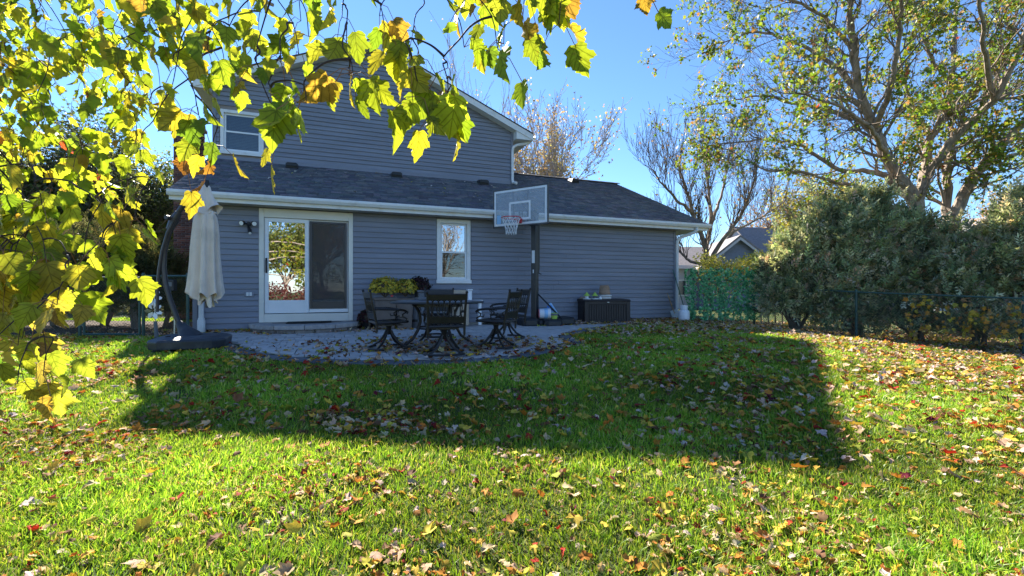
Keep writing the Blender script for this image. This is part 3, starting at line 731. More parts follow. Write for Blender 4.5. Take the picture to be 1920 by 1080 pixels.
PATIO = [tuple(p) for p in EDGE] + [tuple(HW(UR - .9, -.5)[:2])] + wallside
def patio_h(x, y): return gf(x, y) + .022
pat = bpy.data.objects.new('patio', None); COL.objects.link(pat); pat['kind'] = 'structure'
# sand bed
b = MB(); n = len(PATIO); b.add([(x, y, gf(x, y) + .006) for x, y in PATIO], [tuple(range(n))])
bm_ = b.mesh('sand_bed'); bm_.materials.append(M['joint']); link('sand_bed', bm_, pat)
# border pavers along the edge (charcoal soldier course)
ed = np.array(EDGE); nrm = np.zeros_like(ed); tg = np.gradient(ed, axis=0); tg /= np.linalg.norm(tg, axis=1, keepdims=True)
nrm[:, 0] = -tg[:, 1]; nrm[:, 1] = tg[:, 0]                 # points to the patio inside (left of travel)
def paver_mesh(b, poly, top=.022, bot=.0, lift=0):
    n_ = len(poly); cx = sum(p[0] for p in poly) / n_; cy = sum(p[1] for p in poly) / n_
    ins = [(cx + (x - cx) * .955, cy + (y - cy) * .955) for x, y in poly]
    v = [(x, y, gf(x, y) + bot) for x, y in poly] + [(x, y, gf(x, y) + top - .006 + lift) for x, y in poly] + [(x, y, gf(x, y) + top + lift) for x, y in ins]
    f = [tuple(range(2 * n_, 3 * n_))]
    for k in range(n_):
        m_ = (k + 1) % n_; f += [(k, m_, n_ + m_, n_ + k), (n_ + k, n_ + m_, 2 * n_ + m_, 2 * n_ + k)]
    b.add(v, f)
BW = .24
lf = MB()
for k in range(len(ed) - 1):
    a0, a1 = ed[k] + nrm[k] * .01, ed[k + 1] + nrm[k + 1] * .01; i0, i1 = ed[k] + nrm[k] * BW, ed[k + 1] + nrm[k + 1] * BW
    d = (a1 - a0) * .03
    b = MB(); paver_mesh(b, [tuple(a0 + d), tuple(a1 - d), tuple(i1 - d), tuple(i0 + d)], .026, 0, R.uniform(-.002, .002)); b.build('border_paver', M['paverB'], pat)
inner = [tuple(ed[k] + nrm[k] * (BW + .005)) for k in range(len(ed))] + PATIO[len(ed):]
# field pavers laid parallel to the house in a random ashlar
cells = []
row_v = -6.6
while row_v < .0:
    hgt = R.choice([.18, .24, .18]); u = -1.2 + R.uniform(0, .3)
    while u < UR:
        wd = R.choice([.18, .24, .30, .36]); p4 = [HW(u + .006, row_v + .006), HW(u + wd - .006, row_v + .006), HW(u + wd - .006, row_v + hgt - .006), HW(u + .006, row_v + hgt - .006)]
        ok = inpoly([p.x for p in p4], [p.y for p in p4], inner)
        if ok.all(): cells.append([(p.x, p.y) for p in p4])
        elif ok.any() and inpoly(np.array([sum(p.x for p in p4) / 4]), np.array([sum(p.y for p in p4) / 4]), PATIO)[0]:
            cells.append([(p.x, p.y) for p in p4 if inpoly(np.array([p.x]), np.array([p.y]), inner)[0]] if ok.sum() >= 3 else None)
        u += wd
    row_v += hgt
cells = [c for c in cells if c and len(c) >= 3]
cells.sort(key=lambda c: min(p[1] for p in c))
NB = len(ed) - 1
for c in cells[:290]:
    b = MB(); paver_mesh(b, c, .022, 0, R.uniform(-.002, .002)); b.build('paver', M['paverA'], pat)
b = MB()
for c in cells[290:]: paver_mesh(b, c, .022, 0, R.uniform(-.002, .002))
if cells[290:]: b.build('far_pavers', M['paverA'], pat, kind='stuff')

# soil strip along the house wall on the right
strip = [tuple(p[:2]) for p in (HW(8.3, -.9), HW(UR + .4, -.75), HW(UR + .4, -.02), HW(8.3, -.02))]
b = MB(); b.add([(x, y, gf(x, y) + .030) for x, y in strip], [(0, 1, 2, 3)]); b.build('soil_bed', M['mulch'], None, kind='structure')

left_bed = [(-15, 9.5), (-6.75, 9.35), (-7.2, 10.6), (-8.2, 13.2), (-16, 14.5)]
b = MB(); b.add([(x, y, gf(x, y) + .008) for x, y in left_bed], [tuple(range(5))]); b.build('mulch_bed', M['mulch'], None, kind='structure')

# semicircular stone step under the door
ST = thing('stone_step', 'low curved stone step with tumbled block face below the sliding door', 'step', (AX, AY, 0), TH)
cu, hw_, dep = 2.27, 1.2, 1.18
def arc(t, k=1.0): return (cu + hw_ * k * math.cos(t), -.03 - dep * k * math.sin(t))
NBk = 9
for i in range(NBk):
    t0, t1 = math.pi * i / NBk + .008, math.pi * (i + 1) / NBk - .008
    outer = [arc(t, .95) for t in np.linspace(t0, t1, 5)]; innr = [arc(t, .72) for t in np.linspace(t1, t0, 5)]
    b = MB(); b.prism([(x + R.uniform(-.008, .008), y + R.uniform(-.008, .008)) for x, y in (innr + outer)[::1]][::-1], .0, .098); b.build('riser_block', M['stone'], ST, bevel=.012)
NC = 6
for i in range(NC):
    t0, t1 = math.pi * i / NC + .004, math.pi * (i + 1) / NC - .004
    outer = [(x + R.uniform(-.01, .01), y + R.uniform(-.012, .012)) for x, y in (arc(t, 1.0) for t in np.linspace(t0, t1, 9))]; innr = [arc(t, .62) for t in np.linspace(t1, t0, 7)]
    b = MB(); b.prism((innr + outer)[::-1], .101, .196); b.build('cap_stone', M['stonecap'], ST, bevel=.016, seg=2)
b = MB(); b.prism([arc(t, .615) for t in np.linspace(math.pi, 0, 14)], .0, .188); b.build('step_core', M['stone'], ST)
mm = MB(); mm.prism([(cu - .42, -.52), (cu + .52, -.52), (cu + .52, -.06), (cu - .42, -.06)], .198, .213)
o = mm.build('door_mat', M['mat'], None, bevel=.004); o.location = (AX, AY, 0); o.rotation_euler = (0, 0, TH); tag(o, 'dark fibre door mat lying on the stone step', 'door mat')

# ------------------------------------------------------------------ patio dining set
def ellipse_ring(b, c, ex, ey, rx, ry, r, n=20, sides=5):
    c = Vector(c); ex = Vector(ex); ey = Vector(ey); pts = [c + ex * rx * math.cos(2 * math.pi * k / n) + ey * ry * math.sin(2 * math.pi * k / n) for k in range(n + 1)]
    b.tube(pts, r, sides, cap=False)

def make_chair(label):
    """local frame: faces +y, base at the origin"""
    t = thing('patio_chair', label, 'chair', group='swivel chairs around the patio table')
    bl = M['bronze']
    b = MB()                                              # rocker base: two curved floor runners and four curved spokes
    for s in (-1, 1):
        b.tube([(.33 * math.sin(a), s * .06 + s * .26 * math.cos(a), .03) for a in np.linspace(-1.25, 1.25, 11)], .018, 6)
    b.build('base_ring', bl, t, smooth=True)
    for sx in (-1, 1):
        for sy in (-1, 1):
            b = MB(); b.tube([(sx * .03, sy * .03, .30), (sx * .06, sy * .06, .22), (sx * .13, sy * .13, .11), (sx * .215, sy * .21, .05), (sx * .255, sy * .235, .035)], [.02, .021, .02, .018, .017], 6); b.build('base_spoke', bl, t, smooth=True)
    b = MB(); b.lathe([(.035, .0), (.042, .02), (.042, .12), (.055, .14), (.09, .15), (.09, .165)], (0, 0, .235), 12); b.build('swivel_post', bl, t, smooth=True)
    b = MB(); b.bar((-.2, -.14, .405), (.2, -.14, .405), .03, .02); b.bar((-.2, .14, .405), (.2, .14, .405), .03, .02); b.bar((-.12, -.2, .392), (-.12, .2, .392), .03, .015); b.bar((.12, -.2, .392), (.12, .2, .392), .03, .015); b.build('spring_plate', bl, t)
    b = MB()                                              # seat frame and slats
    W, D = .265, .25
    b.tube([(-W, -D, .44), (-W, D - .04, .45), (-W + .04, D, .45), (W - .04, D, .45), (W, D - .04, .45), (W, -D, .44), (-W, -D, .44)], .020, 6)
    b.build('seat_frame', bl, t, smooth=True)
    for k in range(7):
        x = -.21 + .07 * k
        b = MB(); b.hexa([(x - .021, -D + .01, .432), (x + .021, -D + .01, .432), (x + .021, D - .02, .444), (x - .021, D - .02, .444), (x - .021, -D + .01, .442), (x + .021, -D + .01, .442), (x + .021, D - .02, .454), (x - .021, D - .02, .454)]); b.build('seat_slat', bl, t)
    # back: leaning posts, top rail, lower rail, ovals
    def bk(x, z): return (x, -.25 - (z - .44) * .20, z)
    for s in (-1, 1):
        b = MB(); b.tube([(s * .268, -.245, .30), bk(s * .268, .44), bk(s * .272, .70), bk(s * .285, .93)], [.016, .02, .019, .016], 6); b.lathe([(.012, -.02), (.024, 0), (.012, .02)], bk(s * .288, .945), 8); b.build('back_post', bl, t, smooth=True)
    b = MB(); b.extrude([(-.012, 0), (.012, 0), (.014, .085), (0, .10), (-.014, .085)], bk(-.27, .83), bk(.27, .83), (0, 1, 0), (0, -.2, .98)); b.build('top_rail', bl, t)
    b = MB(); b.extrude([(-.012, 0), (.012, 0), (.012, .10), (-.012, .10)], bk(-.255, .49), bk(.255, .49), (0, 1, 0), (0, -.2, .98)); b.build('lower_rail', bl, t)
    eu = Vector((0, -.2, .98)).normalized(); c0 = Vector(bk(0, .715))
    for k in range(5):
        b = MB(); ellipse_ring(b, c0 + Vector((-.164 + .082 * k, 0, 0)), (1, 0, 0), eu, .062, .125, .008, 18, 5); b.build('back_oval', bl, t, smooth=True)
    for s in (-1, 1):
        b = MB(); c1 = c0 + Vector((s * .232, 0, 0)); b.tube([c1 + eu * (.128 * math.sin(a)) + Vector((-s * .035 * math.cos(a), 0, 0)) for a in np.linspace(-1.5, 1.5, 9)], .008, 5); b.build('back_scroll', bl, t, smooth=True)
    for s in (-1, 1):                                     # arms with S scroll
        b = MB(); b.tube([bk(s * .275, .66), (s * .285, -.12, .655), (s * .29, .06, .65), (s * .285, .19, .63), (s * .285, .235, .60), (s * .285, .215, .575)], [.017, .02, .022, .02, .016, .012], 6); b.build('arm', bl, t, smooth=True)
        b = MB(); b.tube([(s * .275, .20, .455), (s * .285, .22, .50), (s * .285, .16, .53), (s * .285, .15, .57), (s * .285, .20, .60), (s * .285, .17, .64)], .014, 6); b.tube([(s * .285, .16, .53), (s * .285, .10, .52), (s * .285, .09, .56)], .010, 5); b.build('arm_scroll', bl, t, smooth=True)
    return t
TX, TY = (821 - 960) / F * 7.85, 7.85
TZ = patio_h(TX, TY)
chair0 = make_chair('dark bronze swivel chair with its back to the viewer in front of the round table')
def face(x, y, tx=TX, ty=TY): return math.atan2(ty - y, tx - x) - math.pi / 2
cspots = [((833 - 960) / F * 6.98, 6.98, None, None),
          ((729 - 960) / F * 7.45, 7.45, -1.08, 'dark bronze swivel chair left of the round table, in front of the yellow mums'),
          ((930 - 960) / F * 7.6, 7.6, 1.22, 'dark bronze swivel chair at the right of the round table, seen side on'),
          ((951 - 960) / F * 8.75, 8.75, 2.0, 'dark bronze swivel chair half hidden behind the right chair, nearer the house'),
          ((818 - 960) / F * 9.0, 9.0, math.pi, 'dark bronze swivel chair on the house side, hidden behind the table')]
for k, (x, y, rz, lb) in enumerate(cspots):
    o = chair0 if k == 0 else copy_tree(chair0)
    o.location = (x, y, patio_h(x, y)); o.rotation_euler = (0, 0, face(x, y) if rz is None else rz)
    if lb: o['label'] = lb

t = thing('patio_table', 'round dark metal patio table with curved legs among the swivel chairs', 'table', (TX, TY, TZ))
b = MB(); b.lathe([(.68, .715), (.775, .72), (.79, .735), (.785, .75), (.76, .756), (.70, .757)], (0, 0, 0), 48); b.build('table_rim', M['tablerim'], t, smooth=True)
b = MB(); b.lathe([(.40, .7575), (.40, .7600), (.70, .7600), (.70, .7575)], (0, 0, 0), 48); b.build('tabletop', M['table'], t, smooth=True)
b = MB(); b.lathe([(.01, .7605), (.01, .764), (.54, .764), (.545, .7605)], (0, 0, 0), 40); b.build('tabletop_inlay', M['greybox'], t, smooth=True)
b = MB(); b.lathe([(.40, .66), (.42, .66), (.42, .714), (.40, .714)], (0, 0, 0), 32); b.build('apron', M['bronze'], t, smooth=True)
for k in range(4):
    a = math.radians(38 + 90 * k); c, s = math.cos(a), math.sin(a)
    b = MB(); b.tube([(r * c, r * s, z) for r, z in ((.47, .712), (.40, .66), (.34, .55), (.33, .42), (.37, .28), (.46, .14), (.60, .045), (.68, .012))], [.026, .026, .027, .027, .026, .025, .023, .02], 7); b.build('leg', M['bronze'], t, smooth=True)
b = MB(); ellipse_ring(b, (0, 0, .30), (1, 0, 0), (0, 1, 0), .36, .36, .014, 28, 6); b.build('stretcher_ring', M['bronze'], t, smooth=True)
t = thing('lazy_susan', 'round turntable tray standing in the middle of the patio table', 'turntable', (TX + .02, TY + .02, TZ + .765))
b = MB(); b.lathe([(.12, 0), (.12, .018), (.10, .02)], (0, 0, 0), 20); b.build('base', M['bronze'], t, smooth=True)
b = MB(); b.lathe([(.34, .021), (.36, .024), (.362, .042), (.35, .046), (.02, .046)], (0, 0, 0), 36); b.build('tray', M['table'], t, smooth=True)

# ------------------------------------------------------------------ cantilever umbrella
def yawm(a): return Matrix.Rotation(a, 3, 'Z')
UX, UY = (361 - 960) / F * 7.7, 7.7
UZ = gf(UX, UY) + .01
um = thing('cantilever_umbrella', 'closed beige cantilever umbrella on a dark square base left of the patio', 'umbrella', (UX, UY, UZ))
ry = math.radians(24)
b = MB(); c_ = .10; h_ = .50
oct_ = lambda r, c: [(-r + c, -r), (r - c, -r), (r, -r + c), (r, r - c), (r - c, r), (-r + c, r), (-r, r - c), (-r, -r + c)]
def octlayers(b, layers, m):
    vs_ = []; n = 8
    for r, c, z in layers: vs_ += [tuple(m @ Vector((x, y, z))) for x, y in oct_(r, c)]
    fs = [tuple(range(7, -1, -1)), tuple(range(n * (len(layers) - 1), n * len(layers)))]
    for i in range(len(layers) - 1): fs += [(i * n + j, i * n + (j + 1) % n, (i + 1) * n + (j + 1) % n, (i + 1) * n + j) for j in range(n)]
    b.add(vs_, fs)
octlayers(b, [(.515, .16, .02), (.53, .16, .14), (.515, .16, .17), (.40, .14, .205), (.2, .06, .21)], yawm(ry)); b.build('base', M['resin'], um, bevel=.012, seg=2)
b = MB()
for sx in (-1, 1):
    for sy in (-1, 1):
        p = yawm(ry) @ Vector((sx * .40, sy * .40, 0)); b.cyl(p, p + Vector((0, 0, .06)), .05, .05, 10)
b.build('foot', M['black'], um)
for sx, sy in ((-.28, -.26), (.28, .30)):
    p = yawm(ry) @ Vector((sx, sy, .178)); b = MB(); b.lathe([(.06, 0), (.06, .015), (.035, .018), (.035, .04), (.03, .045)], p, 12); b.build('filler_cap', M['black'], um, smooth=True)
def U(px, py, dy=0.0):
    p = P(px, py, UY + dy); return p - Vector((UX, UY, UZ))
b = MB(); b.tube([U(357, 636), U(354, 630), U(345, 618), U(335, 604)], [.20, .165, .10, .05], 12); b.build('mast_sleeve', M['resin'], um, smooth=True)
b = MB(); b.tube([U(338, 610), U(331, 595), U(318, 560), U(310, 530), (U(307, 500)), U(308, 472), U(314, 445), U(322, 424), U(333, 400), U(350, 376), U(372, 355), U(386, 346)], [.042] * 9 + [.046, .04, .03], 10); b.build('mast', M['graphite'], um, smooth=True)
b = MB(); b.tube([U(327, 412, -.05), U(314, 436, -.05), U(304, 470, -.05), U(298, 505, -.05), U(295, 540, -.05), U(295, 585, -.05)], .024, 8); b.build('brace_tube', M['graphite'], um, smooth=True)
b = MB(); q0 = U(326, 412); b.tube([U(335, 398), U(326, 414), U(318, 430)], [.05, .075, .055], 10); b.cyl(q0 + Vector((-.03, -.14, .02)), q0 + Vector((-.03, -.07, .02)), .035, .04, 10); b.build('joint', M['graphite'], um, smooth=True)
b = MB(); b.cyl(U(388, 338), U(388, 352), .03, .045, 10); b.build('hub', M['black'], um, smooth=True)
# folded canopy with pleats
def pleated(b, prof, cx, ax=26, amp=.28, k=8, seed=0, sx=1.0):
    rs = np.random.RandomState(seed); n = 96; vs_ = []
    ph = rs.uniform(0, 6.3, 4)
    for i, (px, py, hw) in enumerate(prof):
        c = U(px, py); t_ = i / (len(prof) - 1)
        for j in range(n):
            a = 2 * math.pi * j / n
            w_ = math.sin(k * a + ph[0] + .5 * math.sin(2 * a + t_)) ; w_ = math.copysign(abs(w_) ** .6, w_)
            r = hw * (1 + amp * t_ ** .5 * w_ + .10 * math.sin(3 * a + ph[1] + 1.3 * t_) + .035 * math.sin(19 * a + ph[2] + 2 * t_) * t_ + .02 * math.sin(11 * t_ + 5 * a))
            dz = (.05 * math.sin(k * a + ph[2]) + .03 * math.sin(3 * a + ph[3])) * (t_ ** 6)
            vs_.append((c.x + r * math.cos(a) * sx, c.y + r * math.sin(a) * .8, c.z + dz))
    m_ = len(prof); fs = [tuple(range(n - 1, -1, -1))]
    for i in range(m_ - 1): fs += [(i * n + j, (i + 1) * n + j, (i + 1) * n + (j + 1) % n, i * n + (j + 1) % n) for j in range(n)]
    b.add(vs_, fs); return b
pr = [(388, 388, .06), (387, 398, .12), (387, 406, .155), (387, 420, .168), (387, 440, .18), (386, 465, .19), (386, 490, .195), (386, 515, .205), (386, 540, .22), (386, 556, .235)]
b = pleated(MB(), pr, 0, seed=4); b.build('canopy', M['canvas'], um, smooth=True)
pr = [(388, 540, .10), (389, 556, .12), (390, 568, .13)]
b = pleated(MB(), pr, 0, seed=9, amp=.3, k=5); b.build('canopy_valance', M['canvas'], um, smooth=True)
pr = [(387, 346, .035), (386, 352, .07), (385, 364, .10), (385, 376, .14), (386, 388, .19), (386, 395, .225)]
b = pleated(MB(), pr, 0, seed=2, amp=.30, k=4, sx=1.05); b.build('canopy_vent', M['canvas'], um, smooth=True)
b = MB(); b.tube([U(398, 397, -.22), U(399, 403, -.24), U(398, 412, -.23)], .016, 6); b.tube([U(392, 400, -.2), U(398, 397, -.22), U(406, 400, -.2)], .012, 5); b.build('tie_strap', M['canvas'], um, smooth=True)
b = MB(); b.cyl(U(387, 565), U(388, 577), .022, .018, 8); b.build('canopy_pole_tip', M['graphite'], um, smooth=True)

# ------------------------------------------------------------------ basketball hoop
BX, BY = .60, 12.05
BZ = patio_h(BX, BY)
bh = thing('basketball_hoop', 'portable basketball hoop with clear backboard and black base near the house wall', 'basketball hoop', (BX, BY, BZ))
NB_ = Vector((-.545, -.838, 0)); TB_ = Vector((.838, -.545, 0)); UPV = Vector((0, 0, 1))
b = MB(); b.bar((0, 0, .10), (0, 0, 3.0), .155, .155, NB_); b.build('pole', M['blackmetal'], bh, bevel=.012)
b = MB(); p0 = NB_ * .082; b.bar(p0 + Vector((0, 0, 1.62)), p0 + Vector((0, 0, 1.95)), .09, .004, NB_); b.build('instruction_label', M['white2'], bh)
b = MB(); b.bar(p0 + Vector((0, 0, 1.36)), p0 + Vector((0, 0, 1.45)), .03, .004, NB_); b.build('height_label', M['white2'], bh)
b = MB(); b.bar(-NB_ * .12 + TB_ * .05 + Vector((0, 0, 1.45)), -NB_ * .12 + TB_ * .05 + Vector((0, 0, 2.75)), .05, .05, NB_); b.build('lift_cylinder', M['blackmetal'], bh, bevel=.01)
b = MB(); b.tube([-NB_ * .12 + TB_ * .05 + Vector((0, 0, 1.45)), -NB_ * .13 + TB_ * .05 + Vector((0, 0, 1.36)), -NB_ * .2 + TB_ * .08 + Vector((0, 0, 1.34))], .014, 6); b.build('crank_handle', M['black'], bh, smooth=True)
bc_ = NB_ * .74 + Vector((0, 0, 3.02 - BZ)); BWD, BHT = .79, .465
for s in (-1, 1):
    for z0_, z1_ in ((2.62, 2.78), (2.92, 3.26)):
        b = MB(); b.bar(TB_ * s * .11 + Vector((0, 0, z0_)), bc_ - NB_ * .04 + TB_ * s * .11 + Vector((0, 0, z1_ - 3.02)), .03, .045); b.build('extension_arm', M['blackmetal'], bh)
    b = MB(); b.bar(bc_ - NB_ * .035 + TB_ * s * .21 - UPV * BHT, bc_ - NB_ * .035 + TB_ * s * .21 + UPV * BHT, .035, .03, NB_); b.build('board_strut', M['blackmetal'], bh)
b = MB(); b.bar(bc_ - NB_ * .035 - TB_ * .19 - UPV * .10, bc_ - NB_ * .035 + TB_ * .19 - UPV * .10, .03, .03); b.bar(bc_ - NB_ * .035 - TB_ * .03 - UPV * .12, bc_ - NB_ * .035 - TB_ * .03 - UPV * .42, .03, .03, NB_); b.bar(bc_ - NB_ * .035 + TB_ * .05 - UPV * .12, bc_ - NB_ * .035 + TB_ * .05 - UPV * .42, .03, .03, NB_); b.build('cross_brace', M['blackmetal'], bh)
Rb = Matrix((TB_, NB_, UPV)).transposed()
bd = MB(); bd.box(bc_, (2 * BWD, .010, 2 * BHT), Rb); board = bd.build('backboard', M['acrylic'], bh)
b = MB(); th = .022
for s in (-1, 1):
    b.box(bc_ + TB_ * s * (BWD + .008), (.03, .035, 2 * BHT + .05), Rb); b.box(bc_ + UPV * s * (BHT + .008), (2 * BWD - .016, .033, .03), Rb)
b.build('board_frame', M['graphite'], board, bevel=.004)
b = MB(); e_ = bc_ + NB_ * .0085
for s in (-1, 1):
    b.box(e_ + TB_ * s * (BWD - .045), (.05, .003, 2 * BHT - .04), Rb); b.box(e_ + UPV * s * (BHT - .045), (2 * BWD - .142, .003, .05), Rb)
b.build('white_border', M['white2'], board)
b = MB(); q = e_ + UPV * -.10
for s in (-1, 1): b.box(q + TB_ * s * .29, (.05, .003, .46), Rb); b.box(q + UPV * s * .205, (.528, .003, .05), Rb)
b.build('target_square', M['white2'], board)
b = MB(); b.box(e_ - TB_ * .63 - UPV * .28, (.12, .004, .22), Rb); b.build('blue_sticker', M['skyblue'], board)
rc = bc_ + NB_ * .40 - UPV * .33
b = MB(); ellipse_ring(b, rc, NB_, TB_, .23, .23, .012, 28, 6); b.build('rim', M['rim'], bh, smooth=True)
b = MB(); b.box(bc_ + NB_ * .10 - UPV * .335, (.16, .18, .03), Rb); b.box(bc_ + NB_ * .03 - UPV * .36, (.14, .05, .12), Rb); b.bar(bc_ + NB_ * .02 + TB_ * .06 - UPV * .42, bc_ + NB_ * .17 + TB_ * .06 - UPV * .35, .01, .03); b.build('rim_bracket', M['rim'], bh, bevel=.004)
b = MB(); nn = 12; lev = [(.228, 0), (.19, .10), (.155, .20), (.13, .30), (.125, .40)]
for k in range(nn):
    for s in (-1, 1):
        pts = []
        for i, (r, dz) in enumerate(lev):
            a = 2 * math.pi * (k + s * i * .5) / nn; pts.append(rc + NB_ * r * math.cos(a) + TB_ * r * math.sin(a) - UPV * dz)
        b.tube(pts, .006, 4)
b.build('net', M['net'], bh)
# moulded base: lies along TB
b = MB(); bq = Vector((.96, .28, 0)).normalized(); bn = Vector((-bq.y, bq.x, 0)); Rq = Matrix((bq, bn, UPV)).transposed()
def bl_(b, cx, cy, sx, sy, z0, z1, c=.08):
    vs_ = []
    for z, k in ((z0, 1.0), (z0 + (z1 - z0) * .7, .98), (z1, .86)):
        for x, y in [(-sx + c, -sy), (sx - c, -sy), (sx, -sy + c), (sx, sy - c), (sx - c, sy), (-sx + c, sy), (-sx, sy - c), (-sx, -sy + c)]:
            vs_.append(tuple(Rq @ Vector((cx + x * k, cy + y * k, z))))
    b.add(vs_, [tuple(range(7, -1, -1)), tuple(range(16, 24))] + [(i * 8 + j, i * 8 + (j + 1) % 8, (i + 1) * 8 + (j + 1) % 8, (i + 1) * 8 + j) for i in (0, 1) for j in range(8)])
bl_(b, -.20, -.02, .23, .33, .0, .19); bl_(b, .08, -.05, .12, .26, .0, .13); bl_(b, .38, -.08, .25, .40, .0, .17); bl_(b, .80, .02, .25, .34, .02, .20)
b.build('base', M['black'], bh, bevel=.02, seg=2)
for s in (-1, 1):
    p = Rq @ Vector((.10, -.30 + .06 * s, .05)); b = MB(); b.cyl(p + bq * -.07 * s, p + bq * -.02 * s, .05, .05, 12); b.build('wheel', M['black'], bh, smooth=True)
b = MB(); b.tube([Vector((.07, 0, .83)), Vector((.72, .05, .16))], .022, 7); b.build('brace_rod', M['blackmetal'], bh, smooth=True)

# toys stored on the hoop base
zt_ = BZ + .17
t = thing('toy_tub', 'white tub with a pink lid lying on its side on the hoop base', 'tub', (BX + .28, BY - .06, zt_ + .13))
b = MB(); b.tube([(-.16, 0, 0), (-.155, 0, 0), (.12, .03, 0), (.13, .03, 0)], [.125, .13, .14, .12], 16); b.build('body', M['white2'], t, smooth=True)
b = MB(); b.tube([(-.185, 0, 0), (-.18, 0, 0), (-.162, 0, 0)], [.10, .115, .115], 16); b.build('lid', M['pink'], t, smooth=True)
b = MB(); b.tube([(-.05, .012, 0), (.04, .022, 0)], [.139, .142], 16, cap=False); b.build('label_band', M['skyblue'], t, smooth=True)
t = thing('toy_bag', 'blue and white plastic bag leaning between hoop base and wall', 'bag', (BX + .53, BY + .10, zt_ + .02))
b = MB(); b.hexa([(-.14, -.05, 0), (.16, -.03, 0), (.17, .06, .0), (-.13, .07, 0), (-.20, .0, .34), (-.10, .02, .40), (-.08, .08, .40), (-.18, .09, .36)]); b.build('body', M['skyblue'], t, bevel=.03, seg=2, smooth=True)
b = MB(); b.hexa([(-.20, -.03, .22), (-.04, -.045, .20), (-.03, .0, .2), (-.19, .0, .22), (-.22, -.02, .31), (-.08, -.03, .33), (-.08, .0, .33), (-.2, .01, .31)]); b.build('blue_panel', M['blue'], t, bevel=.015)
t = thing('toy_bin', 'yellow green bucket toy beside the white tub on the hoop base', 'toy bucket', (BX + .50, BY - .12, zt_ - .01))
b = MB(); b.lathe([(.07, 0), (.10, .16), (.095, .16), (.07, .02)], (0, 0, 0), 14); b.build('body', M['lime'], t, smooth=True)
b = MB(); b.lathe([(.101, .10), (.104, .13), (.101, .15)], (0, 0, 0), 14); b.build('dark_band', M['greybox'], t, smooth=True)

# ------------------------------------------------------------------ deck box and what stands on it
DX, DY = 2.02, 12.72
dz_ = patio_h(DX, DY)
t = thing('deck_box', 'dark brown slatted resin deck box against the house wall', 'storage box', (DX, DY, dz_), TH * .55)
DWd, DDp, DHt = 1.36, .66, .60
b = MB(); b.span(.02, DWd - .02, .025, DDp, .02, DHt); b.build('body', M['boxbrown'], t, bevel=.008)
for k in range(15):
    x = .13 + k * (DWd - .26) / 15; wd = (DWd - .26) / 15 - .012
    b = MB(); b.span(x, x + wd, .004, .0245, .07, DHt - .09); b.build('front_slat', M['boxbrown'], t, bevel=.005)
for x in (0, DWd - .12):
    b = MB(); b.span(x, x + .12, -.004, .0248, .0, DHt - .001); b.build('corner_post', M['boxbrown'], t, bevel=.008)
b = MB(); b.span(.121, DWd - .121, -.001, .0246, DHt - .088, DHt - .001); b.span(.121, DWd - .121, -.001, .0246, .0, .068); b.build('front_rail', M['boxbrown'], t, bevel=.004)
b = MB(); b.span(.006, .019, .16, .52, .10, .46); b.build('side_panel', M['boxbrown'], t, bevel=.004)
b = MB(); b.hexa([(-.02, -.03, DHt), (DWd + .02, -.03, DHt), (DWd + .02, DDp + .02, DHt), (-.02, DDp + .02, DHt), (.01, .0, DHt + .05), (DWd - .01, .0, DHt + .05), (DWd - .01, DDp - .01, DHt + .07), (.01, DDp - .01, DHt + .07)]); b.build('lid', M['boxbrown'], t, bevel=.01)
b = MB(); b.span(DWd / 2 - .03, DWd / 2 + .03, -.04, -.005, DHt - .04, DHt - .015); b.build('lock_hasp', M['steel'], t, bevel=.004)
boxr = Matrix.Rotation(TH * .55, 3, 'Z')
def onbox(x, y): return Vector((DX, DY, dz_)) + boxr @ Vector((x, y, DHt + .052 + .02 * (y / DDp)))
for k, (x, lb) in enumerate(((.12, 'small white pagoda ornament with lime roof at the left end of the deck box'), (.36, 'small dark pagoda ornament with lime roof next to the paper sack'))):
    p = onbox(x, .16); t = thing('garden_ornament', lb, 'ornament', p, 0, 'pagoda ornaments on the deck box')
    b = MB(); b.lathe([(.11, 0), (.115, .02), (.09, .03)], (0, 0, 0), 14); b.build('tray', M['white2'], t, smooth=True)
    b = MB(); b.lathe([(.05, .03), (.05, .10)], (0, 0, 0), 10); b.build('post', M['white2'] if k == 0 else M['greybox'], t, smooth=True)
    b = MB(); b.lathe([(.10, .095), (.06, .13), (.02, .185), (.004, .20)], (0, 0, 0), 12); b.build('roof', M['lime'], t, smooth=True)
o = MB().lathe([(.02, 0), (.04, .0), (.045, .04), (.02, .08), (.004, .085)], (0, 0, 0), 10).build('figurine', M['white2'], None, smooth=True); o.location = onbox(.50, .10); tag(o, 'tiny white figurine on the deck box right of the pagodas', 'figurine')
p = onbox(.70, .28)
for k, (w_, nm, lb) in enumerate(((.20, 'folded_sack', 'folded white sack lowest of the pile on the deck box'), (.19, 'folded_sack', 'folded white sack just under the brown paper sack'))):
    b = MB(); b.lathe([(w_ * .9, 0), (w_, .02), (w_ * .96, .05), (w_ * .7, .062)], (0, 0, 0), 14, 1, .72); o = b.build(nm, M['sackwhite'], None, smooth=True); o.location = p + Vector((.02 * k, 0, .064 * k)); tag(o, lb, 'sack', 'sacks piled on the deck box')
b = MB(); b.lathe([(.155, 0), (.17, .03), (.16, .10), (.145, .12), (.15, .16), (.13, .25), (.115, .26), (.10, .24)], (0, 0, 0), 16, 1, .8); o = b.build('paper_sack', M['kraft'], None, smooth=True); o.location = p + Vector((0, 0, .128)); tag(o, 'brown paper sack on top of the white sacks on the deck box', 'sack', 'sacks piled on the deck box')
